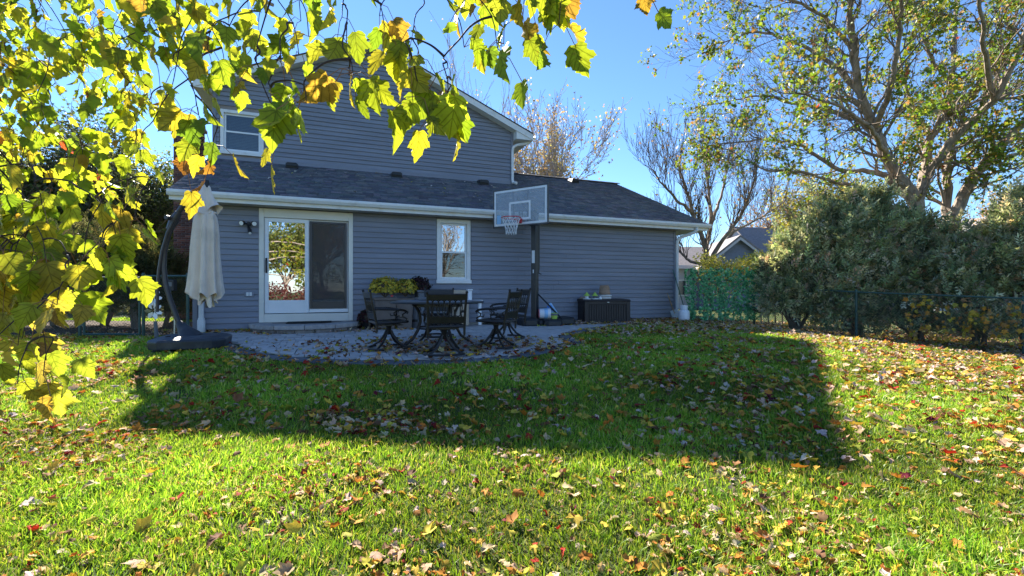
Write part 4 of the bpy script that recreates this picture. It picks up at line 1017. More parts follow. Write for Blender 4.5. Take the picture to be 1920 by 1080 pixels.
b = MB(); b.hexa([(-.14, -.1, 0), (.14, -.1, 0), (.15, .1, 0), (-.12, .1, 0), (-.06, -.05, .05), (.08, -.06, .045), (.08, .06, .05), (-.05, .06, .06)]); o = b.build('cardboard', M['kraft'], None, bevel=.01); o.location = onbox(-.0 + .12, .45); tag(o, 'crumpled brown cardboard behind the white pagoda on the deck box', 'cardboard')

# ------------------------------------------------------------------ planters and things at the wall behind the table
def mum(name, label, c, rx, rz, pal, wts, n=1500, group=None, stems=True):
    t = thing(name, label, 'plant', c, 0, group)
    a = NR.uniform(0, 2 * math.pi, n); ct = NR.uniform(-.25, 1, n); st = np.sqrt(1 - ct ** 2)
    dirs = np.stack([st * np.cos(a), st * np.sin(a), ct], 1); rr = NR.uniform(.80, 1.06, (n, 1)) * (1 + .14 * np.sin(5 * a)[:, None] * st[:, None] + .10 * np.sin(9 * ct + 3 * a)[:, None])
    pos = dirs * rr * np.array([rx, rx * .9, rz])
    petal = np.array([[0, 0, 0], [.5, .25, .12], [.2, .55, .1], [-.35, .45, .12], [-.55, -.1, .1], [-.2, -.5, .12], [.35, -.42, .1]]); tt = np.array([[0, i, i % 6 + 1] for i in range(1, 7)])
    yd = np.cross(dirs, NR.normal(size=(n, 3))); V_, T_, C_ = scatter([(petal, tt)], pos, frames(yd, dirs + NR.normal(0, .35, (n, 3))), NR.uniform(.03, .055, n), pick(pal, n, wts, .2))
    fast_mesh('blossoms', V_, T_, M['leaf'], t, C_)
    b = MB(); b.lathe([(rx * .55, -rz * .3), (rx * .78, 0), (rx * .74, rz * .4), (rx * .4, rz * .75), (.02, rz * .84)], (0, 0, 0), 14); b.build('foliage_core', M['mulch'], t, smooth=True)
    if stems:
        b = MB()
        for k in range(9):
            aa = 2 * math.pi * k / 9; b.tube([(0, 0, -rz * .7), (rx * .3 * math.cos(aa), rx * .3 * math.sin(aa), -rz * .3), (rx * .6 * math.cos(aa), rx * .6 * math.sin(aa), .02)], .008, 4)
        b.build('stem', M['twig'], t)
    return t
ypal = [(.74, .58, .07), (.62, .52, .08), (.36, .34, .06), (.10, .13, .03), (.60, .38, .05)]
dpal = [(.055, .014, .022), (.03, .012, .014), (.09, .03, .03), (.05, .045, .02)]
def atw(px, v): u = wall_u(px, v); return HW(u, v)
def squarepot(p, wd, ht, nm, lb, m, rot=TH):
    t = thing(nm, lb, 'planter', p, rot); b = MB()
    k = .82; b.hexa([(-wd * k, -wd * k, 0), (wd * k, -wd * k, 0), (wd * k, wd * k, 0), (-wd * k, wd * k, 0), (-wd, -wd, ht - .06), (wd, -wd, ht - .06), (wd, wd, ht - .06), (-wd, wd, ht - .06)]); b.build('body', m, t, bevel=.012)
    b = MB(); e = wd + .02
    for s in (-1, 1): b.span(-e, e, s * wd - .02, s * wd + .02, ht - .059, ht); b.span(s * wd - .02, s * wd + .02, -wd + .021, wd - .021, ht - .059, ht)
    b.build('rim', m, t, bevel=.006)
    b = MB(); b.span(-wd + .021, wd - .021, -wd + .021, wd - .021, ht - .055, ht - .035); b.build('soil', M['mulch'], t); return t
p1 = atw(722, -.55); p2 = atw(757, -.55); p3 = atw(785, -.42); p1.z = p2.z = p3.z = .022
squarepot(p1, .24, .74, 'planter', 'tall brown planter holding the large yellow mum behind the left chair', M['brown']); squarepot(p2, .20, .72, 'planter', 'tall brown planter under the smaller yellow mum, second from the door', M['brown'])
mum('yellow_mum', 'large yellow chrysanthemum in the planter nearest the sliding door', p1 + Vector((0, 0, .93)), .35, .28, ypal, (6, 4, 3, 2, 1), 1700, 'potted chrysanthemums by the wall')
mum('yellow_mum', 'smaller yellow chrysanthemum between the large one and the dark one', p2 + Vector((.04, 0, .92)), .28, .24, ypal, (5, 4, 4, 3, 1), 1300, 'potted chrysanthemums by the wall')
t = thing('barrel_planter', 'grey barrel planter holding the dark purple mum', 'planter', p3)
b = MB(); b.lathe([(.20, 0), (.24, .3), (.235, .66), (.25, .67), (.25, .74), (.22, .74), (.21, .68)], (0, 0, 0), 20); b.build('body', M['greybox'], t, smooth=True)
for zz in (.15, .5):
    b = MB(); b.lathe([(.236, zz), (.247, zz + .01), (.247, zz + .05), (.238, zz + .06)], (0, 0, 0), 20); b.build('hoop_band', M['black'], t, smooth=True)
mum('purple_mum', 'dark purple chrysanthemum in the grey barrel planter', p3 + Vector((0, 0, .98)), .27, .25, dpal, None, 1100, 'potted chrysanthemums by the wall')
p4 = atw(689, -.42); p4.z = .022
mum('burgundy_mum', 'burgundy chrysanthemum on the patio floor between step and planter', p4 + Vector((0, 0, .22)), .22, .22, dpal, None, 900, 'potted chrysanthemums by the wall')
o = MB().lathe([(.10, 0), (.13, .14), (.14, .15), (.14, .17), (.12, .17)], (0, 0, 0), 16).build('flower_pot', M['black'], None, smooth=True); o.location = p4; tag(o, 'small black pot under the burgundy mum beside the step', 'flower pot')
o = MB().span(-.03, .03, -.002, .002, -.02, .02).build('plant_tag', M['rim'], None); o.location = p2 + Vector((-.22, -.24, .78)); tag(o, 'small red tag stuck in front of the smaller yellow mum', 'plant tag')
# grey cabinet and tan play kitchen
p5 = atw(808, -.45); p5.z = .022
t = thing('grey_cabinet', 'grey lidded resin cabinet standing behind the front chair', 'cabinet', p5, TH)
b = MB(); b.span(-.36, .36, -.24, .24, .0, .86); b.build('body', M['greybox'], t, bevel=.015)
b = MB(); b.span(-.385, .385, -.265, .255, .862, .915); b.build('lid', M['greybox'], t, bevel=.015)
for s in (-1, 1): b = MB(); b.span(s * .175 - .165, s * .175 + .165, -.258, -.2405, .05, .82); b.build('door', M['greybox'], t, bevel=.008)
p6 = atw(866, -.42); p6.z = .022
t = thing('play_kitchen', 'tan and white toy kitchen with a raised back beside the grey cabinet', 'toy kitchen', p6, TH)
b = MB(); b.span(-.34, .14, -.18, .16, .02, .62); b.build('body', M['tan'], t, bevel=.02)
b = MB(); b.span(-.34, .16, .04, .16, .621, .92); b.build('back_panel', M['tan'], t, bevel=.02)
b = MB(); b.span(.162, .27, .0, .12, .60, .90); b.span(.14, .29, -.02, .14, .901, .94); b.build('white_post', M['white2'], t, bevel=.012)
b = MB(); b.span(-.36, .50, -.22, .038, .622, .665); b.build('counter', M['white2'], t, bevel=.012)
b = MB(); b.span(.40, .48, -.15, -.07, .02, .62); b.build('leg', M['white2'], t, bevel=.01)
for k, (x, mm_) in enumerate(((-.20, 'white2'), (-.05, 'pink'))): b = MB(); b.lathe([(.03, 0), (.04, .05), (.035, .09)], (x, -.1, .667), 10); b.build('toy_cup', M[mm_], t, smooth=True)

# ------------------------------------------------------------------ propane tank and tools by the downspout
p = G(1282.5, 603); p = Vector(((1282.5 - 960) / F * 13.3, 13.3, gf(4.9, 13.3) + .03))
t = thing('propane_tank', 'white propane tank standing on the ground beside the white downspout', 'gas tank', p)
b = MB(); b.lathe([(.10, 0), (.11, .0), (.11, .03), (.125, .035), (.15, .06), (.155, .10), (.155, .26), (.14, .31), (.09, .345), (.02, .355)], (0, 0, 0), 20); b.build('body', M['tank'], t, smooth=True)
b = MB()
for a0, a1 in ((.5, 2.6), (3.7, 5.8)):
    pts = [(.10 * math.cos(a), .10 * math.sin(a)) for a in np.linspace(a0, a1, 8)]
    for q, r in zip(pts[:-1], pts[1:]): b.bar((q[0], q[1], .405), (r[0], r[1], .405), .008, .13)
b.build('collar', M['tank'], t)
b = MB(); b.lathe([(.02, .35), (.02, .40), (.035, .405), (.035, .43), (.01, .435)], (0, 0, 0), 10); b.build('valve', M['black'], t, smooth=True)
def tool(nm, lb, a, c, m, bladem, kind):
    t = thing(nm, lb, 'garden tool', a); a = Vector(a); d = Vector(c) - a; dn = d.normalized()
    b = MB(); b.cyl(dn * .2, d, .016, .014, 8); b.build('handle', m, t, smooth=True)
    if kind == 'shovel':
        b = MB(); s = Vector((0, -1, 0)).cross(dn).normalized(); pts = [(-.11, .32), (-.115, .05), (-.06, -.0), (.06, .0), (.115, .05), (.11, .32)]
        b.extrude([(x, y) for x, y in pts], (0, -.004, 0), (0, .004, 0), s, dn); b.build('blade', bladem, t, bevel=.003)
        b = MB(); b.cyl(d, d + dn * .12, .02, .02, 8); b.build('grip', M['blue'], t, smooth=True)
    else:
        b = MB(); b.box(dn * .05 + Vector((0, 0, .03)), (.24, .05, .04)); 
        b.build('head', bladem, t, bevel=.004)
        for k in range(9):
            b = MB(); x = -.11 + k * .0275; b.bar((x, -.02, .05), (x, -.05, .0), .008, .008); b.build('bristle_bar', bladem, t)
    return t
bw = HW(UR - .12, -.20)
tool('shovel', 'wooden handled shovel with a blue grip leaning on the house corner', (bw.x + .02, bw.y - .02, .01), (bw.x - .24, bw.y + .13, .86), M['wood'], M['steel'], 'shovel')
tool('garden_broom', 'green handled push broom leaning beside the white downspout', (bw.x + .30, bw.y - .18, .01), (bw.x - .06, bw.y + .10, 1.58), M['toolgreen'], M['greybox'], 'broom')

# ------------------------------------------------------------------ chain link fences
def post(b, p, h, r=.03):
    b.cyl(p, p + Vector((0, 0, h)), r, r, 8); b.lathe([(r * 1.15, 0), (r * 1.1, .02), (r * .5, .045)], p + Vector((0, 0, h)), 8)
def fence(name, label, pts, H, m=M['fgreen'], spacing=2.4, posts=True, cell=.062, hb=.04):
    t = thing(name, label, 'fence', pts[0]); o = Vector(pts[0]); L = [Vector(p) - o for p in pts]
    for a, c in zip(L[:-1], L[1:]):
        d = c - a; hl = math.hypot(d.x, d.y); n = max(1, round(hl / spacing))
        if posts:
            for k in range(n + (1 if c is L[-1] else 0)): b = MB(); post(b, a + d * (k / n) - Vector((0, 0, .3)), H + .32, .028); b.build('fence_post', m, t, smooth=True)
        b = MB(); b.cyl(a + Vector((0, 0, H)), c + Vector((0, 0, H)), .02, .02, 8); b.build('top_rail', m, t, smooth=True)
        b = MB(); hh = H - hb; e = d / hl; up = Vector((0, 0, 1)); off = Vector((-d.y, d.x, 0)).normalized() * .022; nz = int((hl + hh) / cell)
        for s in (1, -1):
            for k in range(nz):
                x0 = -hh + k * cell; x1 = x0 + hh; z0, z1 = 0, hh
                if x0 < 0: z0 = -x0; x0 = 0
                if x1 > hl: z1 -= x1 - hl; x1 = hl
                if z1 - z0 < .03: continue
                if s < 0: xa, xb = hl - x0, hl - x1
                else: xa, xb = x0, x1
                b.tube([a + e * xa + up * (hb + z0) - off + off * .15 * s, a + e * xb + up * (hb + z1) - off + off * .15 * s], .0026, 3, cap=False)
        b.build('chain_link', M['wire'], t, kind='stuff')
    return t
def ground_pt(x, y): return Vector((x, y, gf(x, y)))
CORN = (7.1, 13.45)
FA = ground_pt((1300 - 960) / F * 13.5, 13.5); FB = ground_pt(*CORN)
fence('chain_link_fence', 'short green chain link fence run behind the ivy screen beside the house', [FA, FB], 1.30, spacing=1.3)
FC = ground_pt(8.73, 11.63); FD = ground_pt(10.6, 9.5); FE = ground_pt(13.4, 6.3)
fence('chain_link_fence', 'long green chain link fence in front of the juniper hedge', [FB, FC, FD, FE], 1.18, spacing=2.9)
# left side fence with gate
gd = 9.15
def LP(px): return ground_pt((px - 960) / F * gd, gd)
fence('chain_link_fence', 'green chain link fence panel between gate and house corner', [LP(269), LP(352)], 1.22, spacing=2)
t = thing('garden_gate', 'green framed chain link gate at the left of the house', 'gate', LP(158)); gw = (LP(262) - LP(158)).x
b = MB()
for x in (0, gw): b.cyl((x, 0, .05), (x, 0, 1.2), .022, .022, 8)
for z in (.06, 1.19): b.cyl((0, 0, z), (gw, 0, z), .02, .02, 8)
b.build('gate_frame', M['fgreen'], t, smooth=True)
b = MB(); hh = 1.12
for s in (1, -1):
    for k in range(int((gw + hh) / .062)):
        x0 = -hh + k * .062; x1 = x0 + hh; z0, z1 = 0, hh
        if x0 < 0: z0 = -x0; x0 = 0
        if x1 > gw: z1 -= x1 - gw; x1 = gw
        if z1 - z0 < .03: continue
        xa, xb = (x0, x1) if s > 0 else (gw - x0, gw - x1); b.tube([(xa, .003 * s, .065 + z0), (xb, .003 * s, .065 + z1)], .0026, 3, cap=False)
b.build('chain_link', M['wire'], t, kind='stuff')
b = MB(); b.box((gw + .01, -.03, .80), (.10, .03, .05)); b.cyl((gw, -.05, .72), (gw, -.05, .88), .012, .012, 6); b.build('latch', M['fgreen'], t)
for z in (.25, 1.0): b = MB(); b.box((-.03, 0, z), (.07, .05, .05)); b.build('hinge', M['fgreen'], t)
fence('chain_link_fence', 'green chain link fence left of the gate behind the maple leaves', [LP(-160), LP(150)], 1.22, spacing=2.2)
# things on the left fence
p = P(321, 535, 9.02); t = thing('fence_box', 'small black box hung on the left fence panel', 'box', p)
b = MB(); b.box((0, 0, 0), (.17, .10, .22)); b.build('body', M['black'], t, bevel=.012)
b = MB(); b.box((.0, -.053, .02), (.10, .004, .08)); b.build('front_plate', M['greybox'], t)
p = ground_pt((321 - 960) / F * 9.0 + .06, 9.0); b = MB(); b.hexa([(-.012, -.004, 0), (.012, -.004, 0), (.012, .004, 0), (-.012, .004, 0), (-.002, -.003, .62), (.03, -.003, .62), (.03, .003, .62), (-.002, .003, .62)]); o = b.build('garden_stake', M['steel'], None); o.location = p; tag(o, 'thin pale garden stake standing below the black fence box', 'stake')
p = ground_pt((294 - 960) / F * 8.85, 8.85)
t = thing('wind_spinner', 'metal flower wind spinner on a post behind the umbrella mast', 'wind spinner', p)
b = MB(); b.cyl((0, 0, 0), (-.03, 0, .34), .035, .03, 8); b.build('post', M['greybox'], t, smooth=True)
b = MB(); b.cyl((-.03, 0, .34), (-.05, 0, .92), .008, .008, 6); b.build('rod', M['steel'], t, smooth=True)
for zc, rr in ((.55, .17), (.80, .16)):
    for k in range(7):
        a = 2 * math.pi * k / 7 + zc; c, s = math.cos(a), math.sin(a)
        b = MB(); q = Vector((-.04, -.03, zc)); e1 = Vector((c, 0, s)); e2 = Vector((-s, .35, c)).normalized()
        b.extrude([(.04, -.006), (.10, -.045), (rr, -.02), (rr, .02), (.10, .035), (.04, .006)], q, q + Vector((0, .004, 0)), e1, e2); b.build('petal', M['steel'] if k % 2 else M['white2'], t)

# ------------------------------------------------------------------ leaf templates
half = [(0.02, 0), (.14, -.04), (.25, -.01), (.34, .05), (.40, .12), (.36, .18), (.40, .24), (.43, .31), (.50, .35), (.49, .41), (.57, .54), (.47, .53), (.40, .57), (.34, .56), (.31, .62), (.33, .68), (.26, .73), (.26, .79), (.18, .85), (.13, .93), (.05, 1.0)]
def leaf_tpl(curl=.25, fold=.3, seed=0, hp=half, ruffle=.03):
    rs = np.random.RandomState(seed)
    o = [(x * rs.uniform(.92, 1.08), y) for x, y in hp] + [(0, 1.1)] + [(-x * rs.uniform(.92, 1.08), y) for x, y in reversed(hp)]
    pts = [(0, .32)] + o; v = []
    for x, y in pts: v.append((x, y, fold * abs(x) * .8 - curl * (y - .2) ** 2 * (1 if y > .2 else .3) - curl * .5 * x * x + rs.normal(0, ruffle)))
    v[0] = (0, .32, -.01); v = np.array(v); n = len(o)
    return v, np.array([[0, i + 1, (i + 1) % n + 1] for i in range(n)])
LT = [leaf_tpl(.35, .25, 1), leaf_tpl(.15, .55, 2), leaf_tpl(.6, .1, 3), leaf_tpl(.25, -.3, 4), leaf_tpl(.8, .5, 5)]
hs = [(0.02, 0), (.26, -.02), (.40, .12), (.37, .22), (.50, .36), (.58, .54), (.41, .57), (.31, .60), (.28, .74), (.14, .92)]
LS = [leaf_tpl(.5, .35, 6, hs, .05), leaf_tpl(.9, .6, 7, hs, .06), leaf_tpl(.2, -.4, 8, hs, .05), leaf_tpl(-.5, .5, 9, hs, .05), leaf_tpl(1.2, .9, 12, hs, .08)]
sm_v = np.array([[0, 0, 0], [.32, .35, .08], [0, 1, -.05], [-.32, .35, .08], [0, .4, -.03]]); sm_t = np.array([[0, 1, 4], [1, 2, 4], [2, 3, 4], [3, 0, 4]])
SMALL = [(sm_v, sm_t)]
h5 = [(.05, 0), (.42, .1), (.30, .28), (.62, .58), (.24, .55)]
def simple_leaf(seed):
    rs = np.random.RandomState(seed); o = h5 + [(0, 1)] + [(-x, y) for x, y in reversed(h5)]
    v = np.array([(0, .3, 0)] + [(x, y, .3 * abs(x) - .25 * y * y + rs.normal(0, .04)) for x, y in o]); n = len(o)
    return v, np.array([[0, i + 1, (i + 1) % n + 1] for i in range(n)])
L5 = [simple_leaf(k) for k in range(4)]

# ------------------------------------------------------------------ trees
class Tree:
    """limbs and twigs as tapered tubes; tips collects (position, direction) for leaves"""
    def __init__(s, seed): s.r = random.Random(seed); s.big = MB(); s.fine = MB(); s.tips = []
    def rv(s): return Vector((s.r.gauss(0, 1), s.r.gauss(0, 1), s.r.gauss(0, 1)))
    def limb(s, pts, r0, r1, n=8, wob=.0):
        q = [Vector(p) for p in resample3(pts)]
        k = len(q); q = [p + s.rv() * wob * (0 if i == 0 else 1) for i, p in enumerate(q)]
        rad = [r0 + (r1 - r0) * (i / (k - 1)) ** .8 for i in range(k)]
        s.big.tube(q, rad, n); return q, rad
    def grow(s, p, d, L, r, lvl, up=.10, spread=.75, kids=5, minr=.004, wander=.16, ratio=.62):
        n = max(3, int(4 + lvl)); st = L / n; pts = [p]; rad = [r]; d = d.normalized(); dirs = []
        for i in range(n):
            d = (d + s.rv() * wander + Vector((0, 0, up))).normalized(); p = p + d * st; pts.append(p); dirs.append(d); rad.append(max(minr, r * (1 - .72 * (i + 1) / n)))
        (s.big if r > .035 else s.fine).tube(pts, rad, 6 if r > .05 else (4 if r > .012 else 3), cap=False)
        if lvl == 0:
            s.tips.append((pts[-1], d)); s.tips.append((pts[len(pts) // 2], dirs[len(dirs) // 2])); return
        for k in range(kids):
            i = max(1, int((.25 + .75 * (k + s.r.random()) / kids) * n)); i = min(i, n)
            ax = s.rv(); dd = dirs[i - 1]; side = (ax - dd * ax.dot(dd)).normalized(); a = spread * s.r.uniform(.6, 1.25)
            nd = dd * math.cos(a) + side * math.sin(a)
            s.grow(pts[i], nd, L * ratio * s.r.uniform(.7, 1.15), max(minr, rad[i] * .7), lvl - 1, up, spread, kids, minr, wander, ratio)
        s.grow(pts[-1], d, L * ratio, max(minr, rad[-1]), lvl - 1, up, spread, kids, minr, wander, ratio)
def resample3(pts, sub=5):
    pts = [Vector(p) for p in pts]; q = [pts[0] * 2 - pts[1]] + pts + [pts[-1] * 2 - pts[-2]]; out = []
    for i in range(1, len(q) - 2):
        for t in [k / sub for k in range(sub)]:
            p0, p1, p2, p3 = q[i - 1], q[i], q[i + 1], q[i + 2]
            out.append(.5 * (2 * p1 + (p2 - p0) * t + (2 * p0 - 5 * p1 + 4 * p2 - p3) * t * t + (3 * p1 - p0 - 3 * p2 + p3) * t ** 3))
    out.append(pts[-1]); return out
def leaves_on(tips, per, size, pal, wts, rs, spread=.12, keep=1.0, tpl=None, name='crown', parent=None, org=Vector(), colf=None, down=.5):
    if not tips: return
    tp = np.array([tuple(t[0]) for t in tips]); td = np.array([tuple(t[1]) for t in tips])
    k = rs.uniform(size=len(tp)) < (keep if np.isscalar(keep) else keep(tp)); tp, td = tp[k], td[k]
    pos = np.repeat(tp, per, axis=0); n = len(pos); dd = np.repeat(td, per, axis=0)
    pos = pos + rs.normal(0, spread, (n, 3))
    yd = dd * .5 + rs.normal(0, .6, (n, 3)) - np.array([0, 0, down]); nr = rs.normal(0, .6, (n, 3)) + np.array([0, 0, .8])
    c = pick(pal, n, wts, .22, rs)
    V_, T_, C_ = scatter(tpl or L5, pos - np.array(org), frames(yd, nr), rs.uniform(size * .7, size * 1.25, n), c, rs)
    return fast_mesh(name, V_, T_, M['leaf'], parent, C_)
def finish(tr, name, label, org, bark, twig, group=None, cat='tree'):
    t = thing(name, label, cat, org, 0, group); o = Vector(org)
    for mb, nm, m in ((tr.big, 'trunk', bark), (tr.fine, 'branches', twig)):
        if mb.v:
            mb.v = [(x - o.x, y - o.y, z - o.z) for x, y, z in mb.v]; mb.build(nm, m, t, smooth=True)
    return t

# big tree behind the junipers -------------------------------------------------
def big_tree():
    tr = Tree(21); D = 15.0
    def pl(seq):                            # (px, py, depth offset)
        return [P(a, c, D + k) for a, c, k in seq]
    limbs = [
        ([(1725, 520, 0), (1722, 440, 0), (1718, 392, 0), (1700, 350, -.1), (1664, 298, -.3), (1640, 240, -.5), (1612, 176, -.8), (1600, 90, -1.1), (1592, 10, -1.4), (1585, -90, -1.8)], .27, .05),
        ([(1716, 388, 0), (1680, 350, .3), (1643, 324, .5), (1574, 318, .9), (1504, 275, 1.2), (1440, 262, 1.4), (1380, 268, 1.6)], .13, .025),
        ([(1600, 345, 1.0), (1574, 343, .9), (1504, 324, .8), (1440, 320, .4), (1400, 300, .2)], .07, .02),
        ([(1718, 392, 0), (1730, 345, .3), (1737, 300, .5), (1745, 260, .6), (1776, 213, 1.0), (1783, 160, 1.2), (1790, 60, 1.7), (1800, -60, 2.0)], .19, .05),
        ([(1734, 335, .3), (1764, 292, -.2), (1796, 250, -.6), (1864, 186, -1.2), (1910, 95, -1.8), (1935, 0, -2.2)], .16, .05),
        ([(1783, 520, .5), (1778, 430, .5), (1774, 340, .6), (1780, 300, .8), (1791, 264, 1.1), (1838, 204, 1.6), (1880, 120, 2.0), (1910, 10, 2.6)], .17, .045),
        ([(1790, 520, .3), (1786, 420, .3), (1826, 335, -.1), (1853, 300, -.4), (1905, 245, -.8), (1960, 190, -1.2), (2040, 120, -1.6)], .22, .07),
        ([(1664, 298, -.3), (1650, 270, -1.2), (1625, 235, -2.2), (1585, 205, -3.0), (1520, 180, -3.6)], .09, .025),
        ([(1640, 240, -.5), (1580, 215, .6), (1500, 195, 1.6), (1430, 180, 2.4), (1370, 190, 2.8)], .09, .02),
        ([(1612, 176, -.8), (1560, 120, -.4), (1490, 80, .2), (1420, 60, .6), (1360, 80, 1.0)], .085, .02),
        ([(1600, 90, -1.1), (1555, 40, -1.4), (1490, 0, -1.8), (1420, -30, -2.0)], .07, .02),
        ([(1640, 240, -.5), (1665, 180, -1.6), (1680, 110, -2.4), (1690, 20, -3.2), (1690, -70, -4)], .10, .03),
        ([(1745, 260, .6), (1710, 200, 1.6), (1690, 130, 2.4), (1680, 50, 3.2)], .09, .03),
        ([(1783, 160, 1.2), (1745, 110, .6), (1725, 50, .3), (1700, -40, 0)], .08, .025),
        ([(1864, 186, -1.2), (1850, 120, -2.0), (1840, 40, -2.8), (1835, -50, -3.4)], .09, .03),
        ([(1838, 204, 1.6), (1870, 185, 2.6), (1930, 150, 3.4), (2000, 110, 4)], .08, .03),
        ([(1853, 300, -.4), (1900, 290, .6), (1960, 280, 1.6), (2040, 270, 2.4)], .08, .03),
    ]
    for seq, r0, r1 in limbs:
        q, rad = tr.limb(pl(seq), r0, r1, 9, .02)
        m = len(q)
        for i in range(int(m * .22), m):
            f = i / m
            for rep in range(2 if f > .45 else 1):
                if tr.r.random() < .62:
                    dd = (q[min(i + 1, m - 1)] - q[i - 1]).normalized(); ax = tr.rv(); side = (ax - dd * ax.dot(dd)).normalized()
                    a = tr.r.uniform(.5, 1.1); nd = dd * math.cos(a) + side * math.sin(a) + Vector((0, 0, .15))
                    tr.grow(q[i], nd, tr.r.uniform(1.0, 1.9) * (1.15 - .3 * f), max(.012, rad[i] * .42), 2, up=.07, spread=.7, kids=3, minr=.005, wander=.2, ratio=.62)
        tr.grow(q[-1], q[-1] - q[-2], 1.6, rad[-1], 2, up=.05, kids=5, minr=.0045)
    org = P(1735, 640, D); org.z = gf(org.x, org.y)
    t = finish(tr, 'maple_tree', 'large many limbed tree rising behind the juniper hedge, leaves thinning', org, M['trunk'], M['twig'])
    rs = np.random.RandomState(5)
    def keep(tp):
        px = 960 + F * tp[:, 0] / tp[:, 1]; py = HY - F * (tp[:, 2] - HC) / tp[:, 1]
        cl = .5 + .5 * np.sin(tp[:, 0] * 1.9 + 1.3 * np.sin(tp[:, 2] * 2.1)) * np.sin(tp[:, 2] * 2.3 + tp[:, 1] * 1.1)
        return np.clip(.04 + .85 * cl ** 4 + .12 * (px > 1680), 0, .95)
    leaves_on(tr.tips, 10, .105, [(.15, .25, .03), (.20, .24, .03), (.30, .24, .04), (.30, .16, .06), (.38, .08, .03), (.42, .32, .22)], (8, 6, 1.8, 1.2, .15, .8), rs, .085, keep, parent=t, org=org)
    return t
big_tree()

def generic_tree(seed, name, label, px, d, base_py, height, crown_w, bark, twig, pal, wts, leafsize, per, keepv, lvl=3, stems=1, kids=5, up=.10, group=None, lean=0, r0=None, spread=.7, tpl=None, lsp=.15, first=.28, cat='tree'):
    tr = Tree(seed); x = (px - 960) / F * d; z0 = gf(x, d) if base_py is None else HC - (base_py - HY) * d / F
    org = Vector((x, d, gf(x, d))); r0 = r0 or height * .022
    for s in range(stems):
        a = tr.r.uniform(0, 6.28); tilt = .0 if stems == 1 else tr.r.uniform(.3, .6); hh = height * (first if stems == 1 else first * 1.2)
        top = org + Vector((math.cos(a) * tilt * hh + lean, math.sin(a) * tilt * hh * .6, hh))
        q, rad = tr.limb([org - Vector((0, 0, .2)), org + (top - org) * .5 + tr.rv() * .03 * hh, top], r0 / (stems ** .5), r0 * .75 / (stems ** .5), 8)
        nl = 6 if stems == 1 else 3
        for k in range(nl):
            a2 = 2 * math.pi * (k + tr.r.random() * .7) / nl + a; tl = tr.r.uniform(.35, .95) * crown_w / height * 1.25
            dd = Vector((math.cos(a2) * tl, math.sin(a2) * tl, 1)).normalized()
            tr.grow(q[-1 - (k % 2)], dd, (height - hh) * tr.r.uniform(.42, .58), rad[-1] * .62, lvl, up=up, spread=spread, kids=kids, minr=.004 + .00025 * d, wander=.13, ratio=.62)
    t = finish(tr, name, label, org, bark, twig, group, cat)
    if pal: leaves_on(tr.tips, per, leafsize, pal, wts, np.random.RandomState(seed), lsp, keepv, tpl, parent=t, org=org)
    return t
TANP = [(.46, .32, .18), (.52, .40, .25), (.40, .24, .12), (.34, .30, .12)]
def bare_tree():
    tr = Tree(31); D = 20.5
    def pl(seq): return [P(a, c, D + k) for a, c, k in seq]
    for seq, r0, r1 in (
        ([(1328, 570, 0), (1328, 520, 0), (1326, 490, 0), (1318, 450, -.2), (1300, 400, -.5), (1285, 350, -.8), (1268, 300, -1.0)], .20, .03),
        ([(1326, 492, 0), (1300, 492, .3), (1280, 478, .5), (1262, 455, .7), (1245, 430, .9)], .09, .02),
        ([(1322, 470, 0), (1332, 420, .5), (1330, 370, .8), (1322, 310, 1.1), (1316, 260, 1.3)], .13, .025),
        ([(1328, 510, 0), (1338, 478, -.2), (1362, 440, -.6), (1385, 410, -.8), (1408, 360, -1.0), (1420, 310, -1.1)], .13, .025),
        ([(1362, 440, -.6), (1395, 425, .1), (1430, 405, .7), (1470, 380, 1.2)], .08, .02),
        ([(1332, 420, .5), (1352, 370, 1.4), (1362, 320, 2.0), (1370, 275, 2.4)], .09, .02),
        ([(1300, 400, -.5), (1270, 375, -1.2), (1242, 345, -1.6), (1222, 315, -1.8)], .08, .02)):
        q, rad = tr.limb(pl(seq), r0, r1, 8, .015); m = len(q)
        for i in range(int(m * .4), m):
            for rep_ in range(2):
                dd = (q[min(i + 1, m - 1)] - q[i - 1]).normalized(); ax = tr.rv(); side = (ax - dd * ax.dot(dd)).normalized(); a = tr.r.uniform(.4, .9)
                tr.grow(q[i], dd * math.cos(a) + side * math.sin(a) + Vector((0, 0, .35)), tr.r.uniform(.9, 1.5), max(.012, rad[i] * .4), 2, up=.16, spread=.5, kids=3, minr=.0065, wander=.12, ratio=.62)
    org = P(1328, 600, D); org.z = gf(org.x, org.y)
    t = finish(tr, 'bare_tree', 'bare spreading tree beyond the ivy screen, right of the house', org, M['trunk'], M['twig'])
    leaves_on(tr.tips, 1, .10, TANP, None, np.random.RandomState(31), .12, .06, parent=t, org=org)
bare_tree()
generic_tree(32, 'orange_tree', 'tree with thin orange brown leaves behind the bare tree', 1440, 42, None, 10.6, 8, M['trunk'], M['twig'], [(.42, .20, .07), (.36, .24, .1), (.46, .30, .14), (.34, .14, .06)], None, .15, 2, .55, lvl=3, kids=4, lsp=.3)
generic_tree(33, 'yellow_green_tree', 'yellow green tree between the orange tree and the juniper hedge', 1530, 30, None, 9.2, 6, M['trunk'], M['twig'], [(.22, .24, .04), (.30, .28, .06), (.16, .20, .04), (.38, .30, .12)], None, .16, 4, .85, lvl=3, kids=5, lsp=.3)
generic_tree(34, 'tan_tree', 'pale bare tree with tan leaves behind the upper roof corner', 1000, 27, None, 10.8, 4.2, M['twigpale'], M['twigpale'], TANP, None, .13, 2, .28, lvl=4, kids=4, lsp=.25, group=None, spread=.55)
generic_tree(35, 'tan_tree', 'pale bare tree behind the gable slope, taller of the two', 868, 30, None, 16.2, 4.5, M['twigpale'], M['twigpale'], TANP, None, .12, 2, .10, lvl=3, kids=4, lsp=.25, spread=.5)
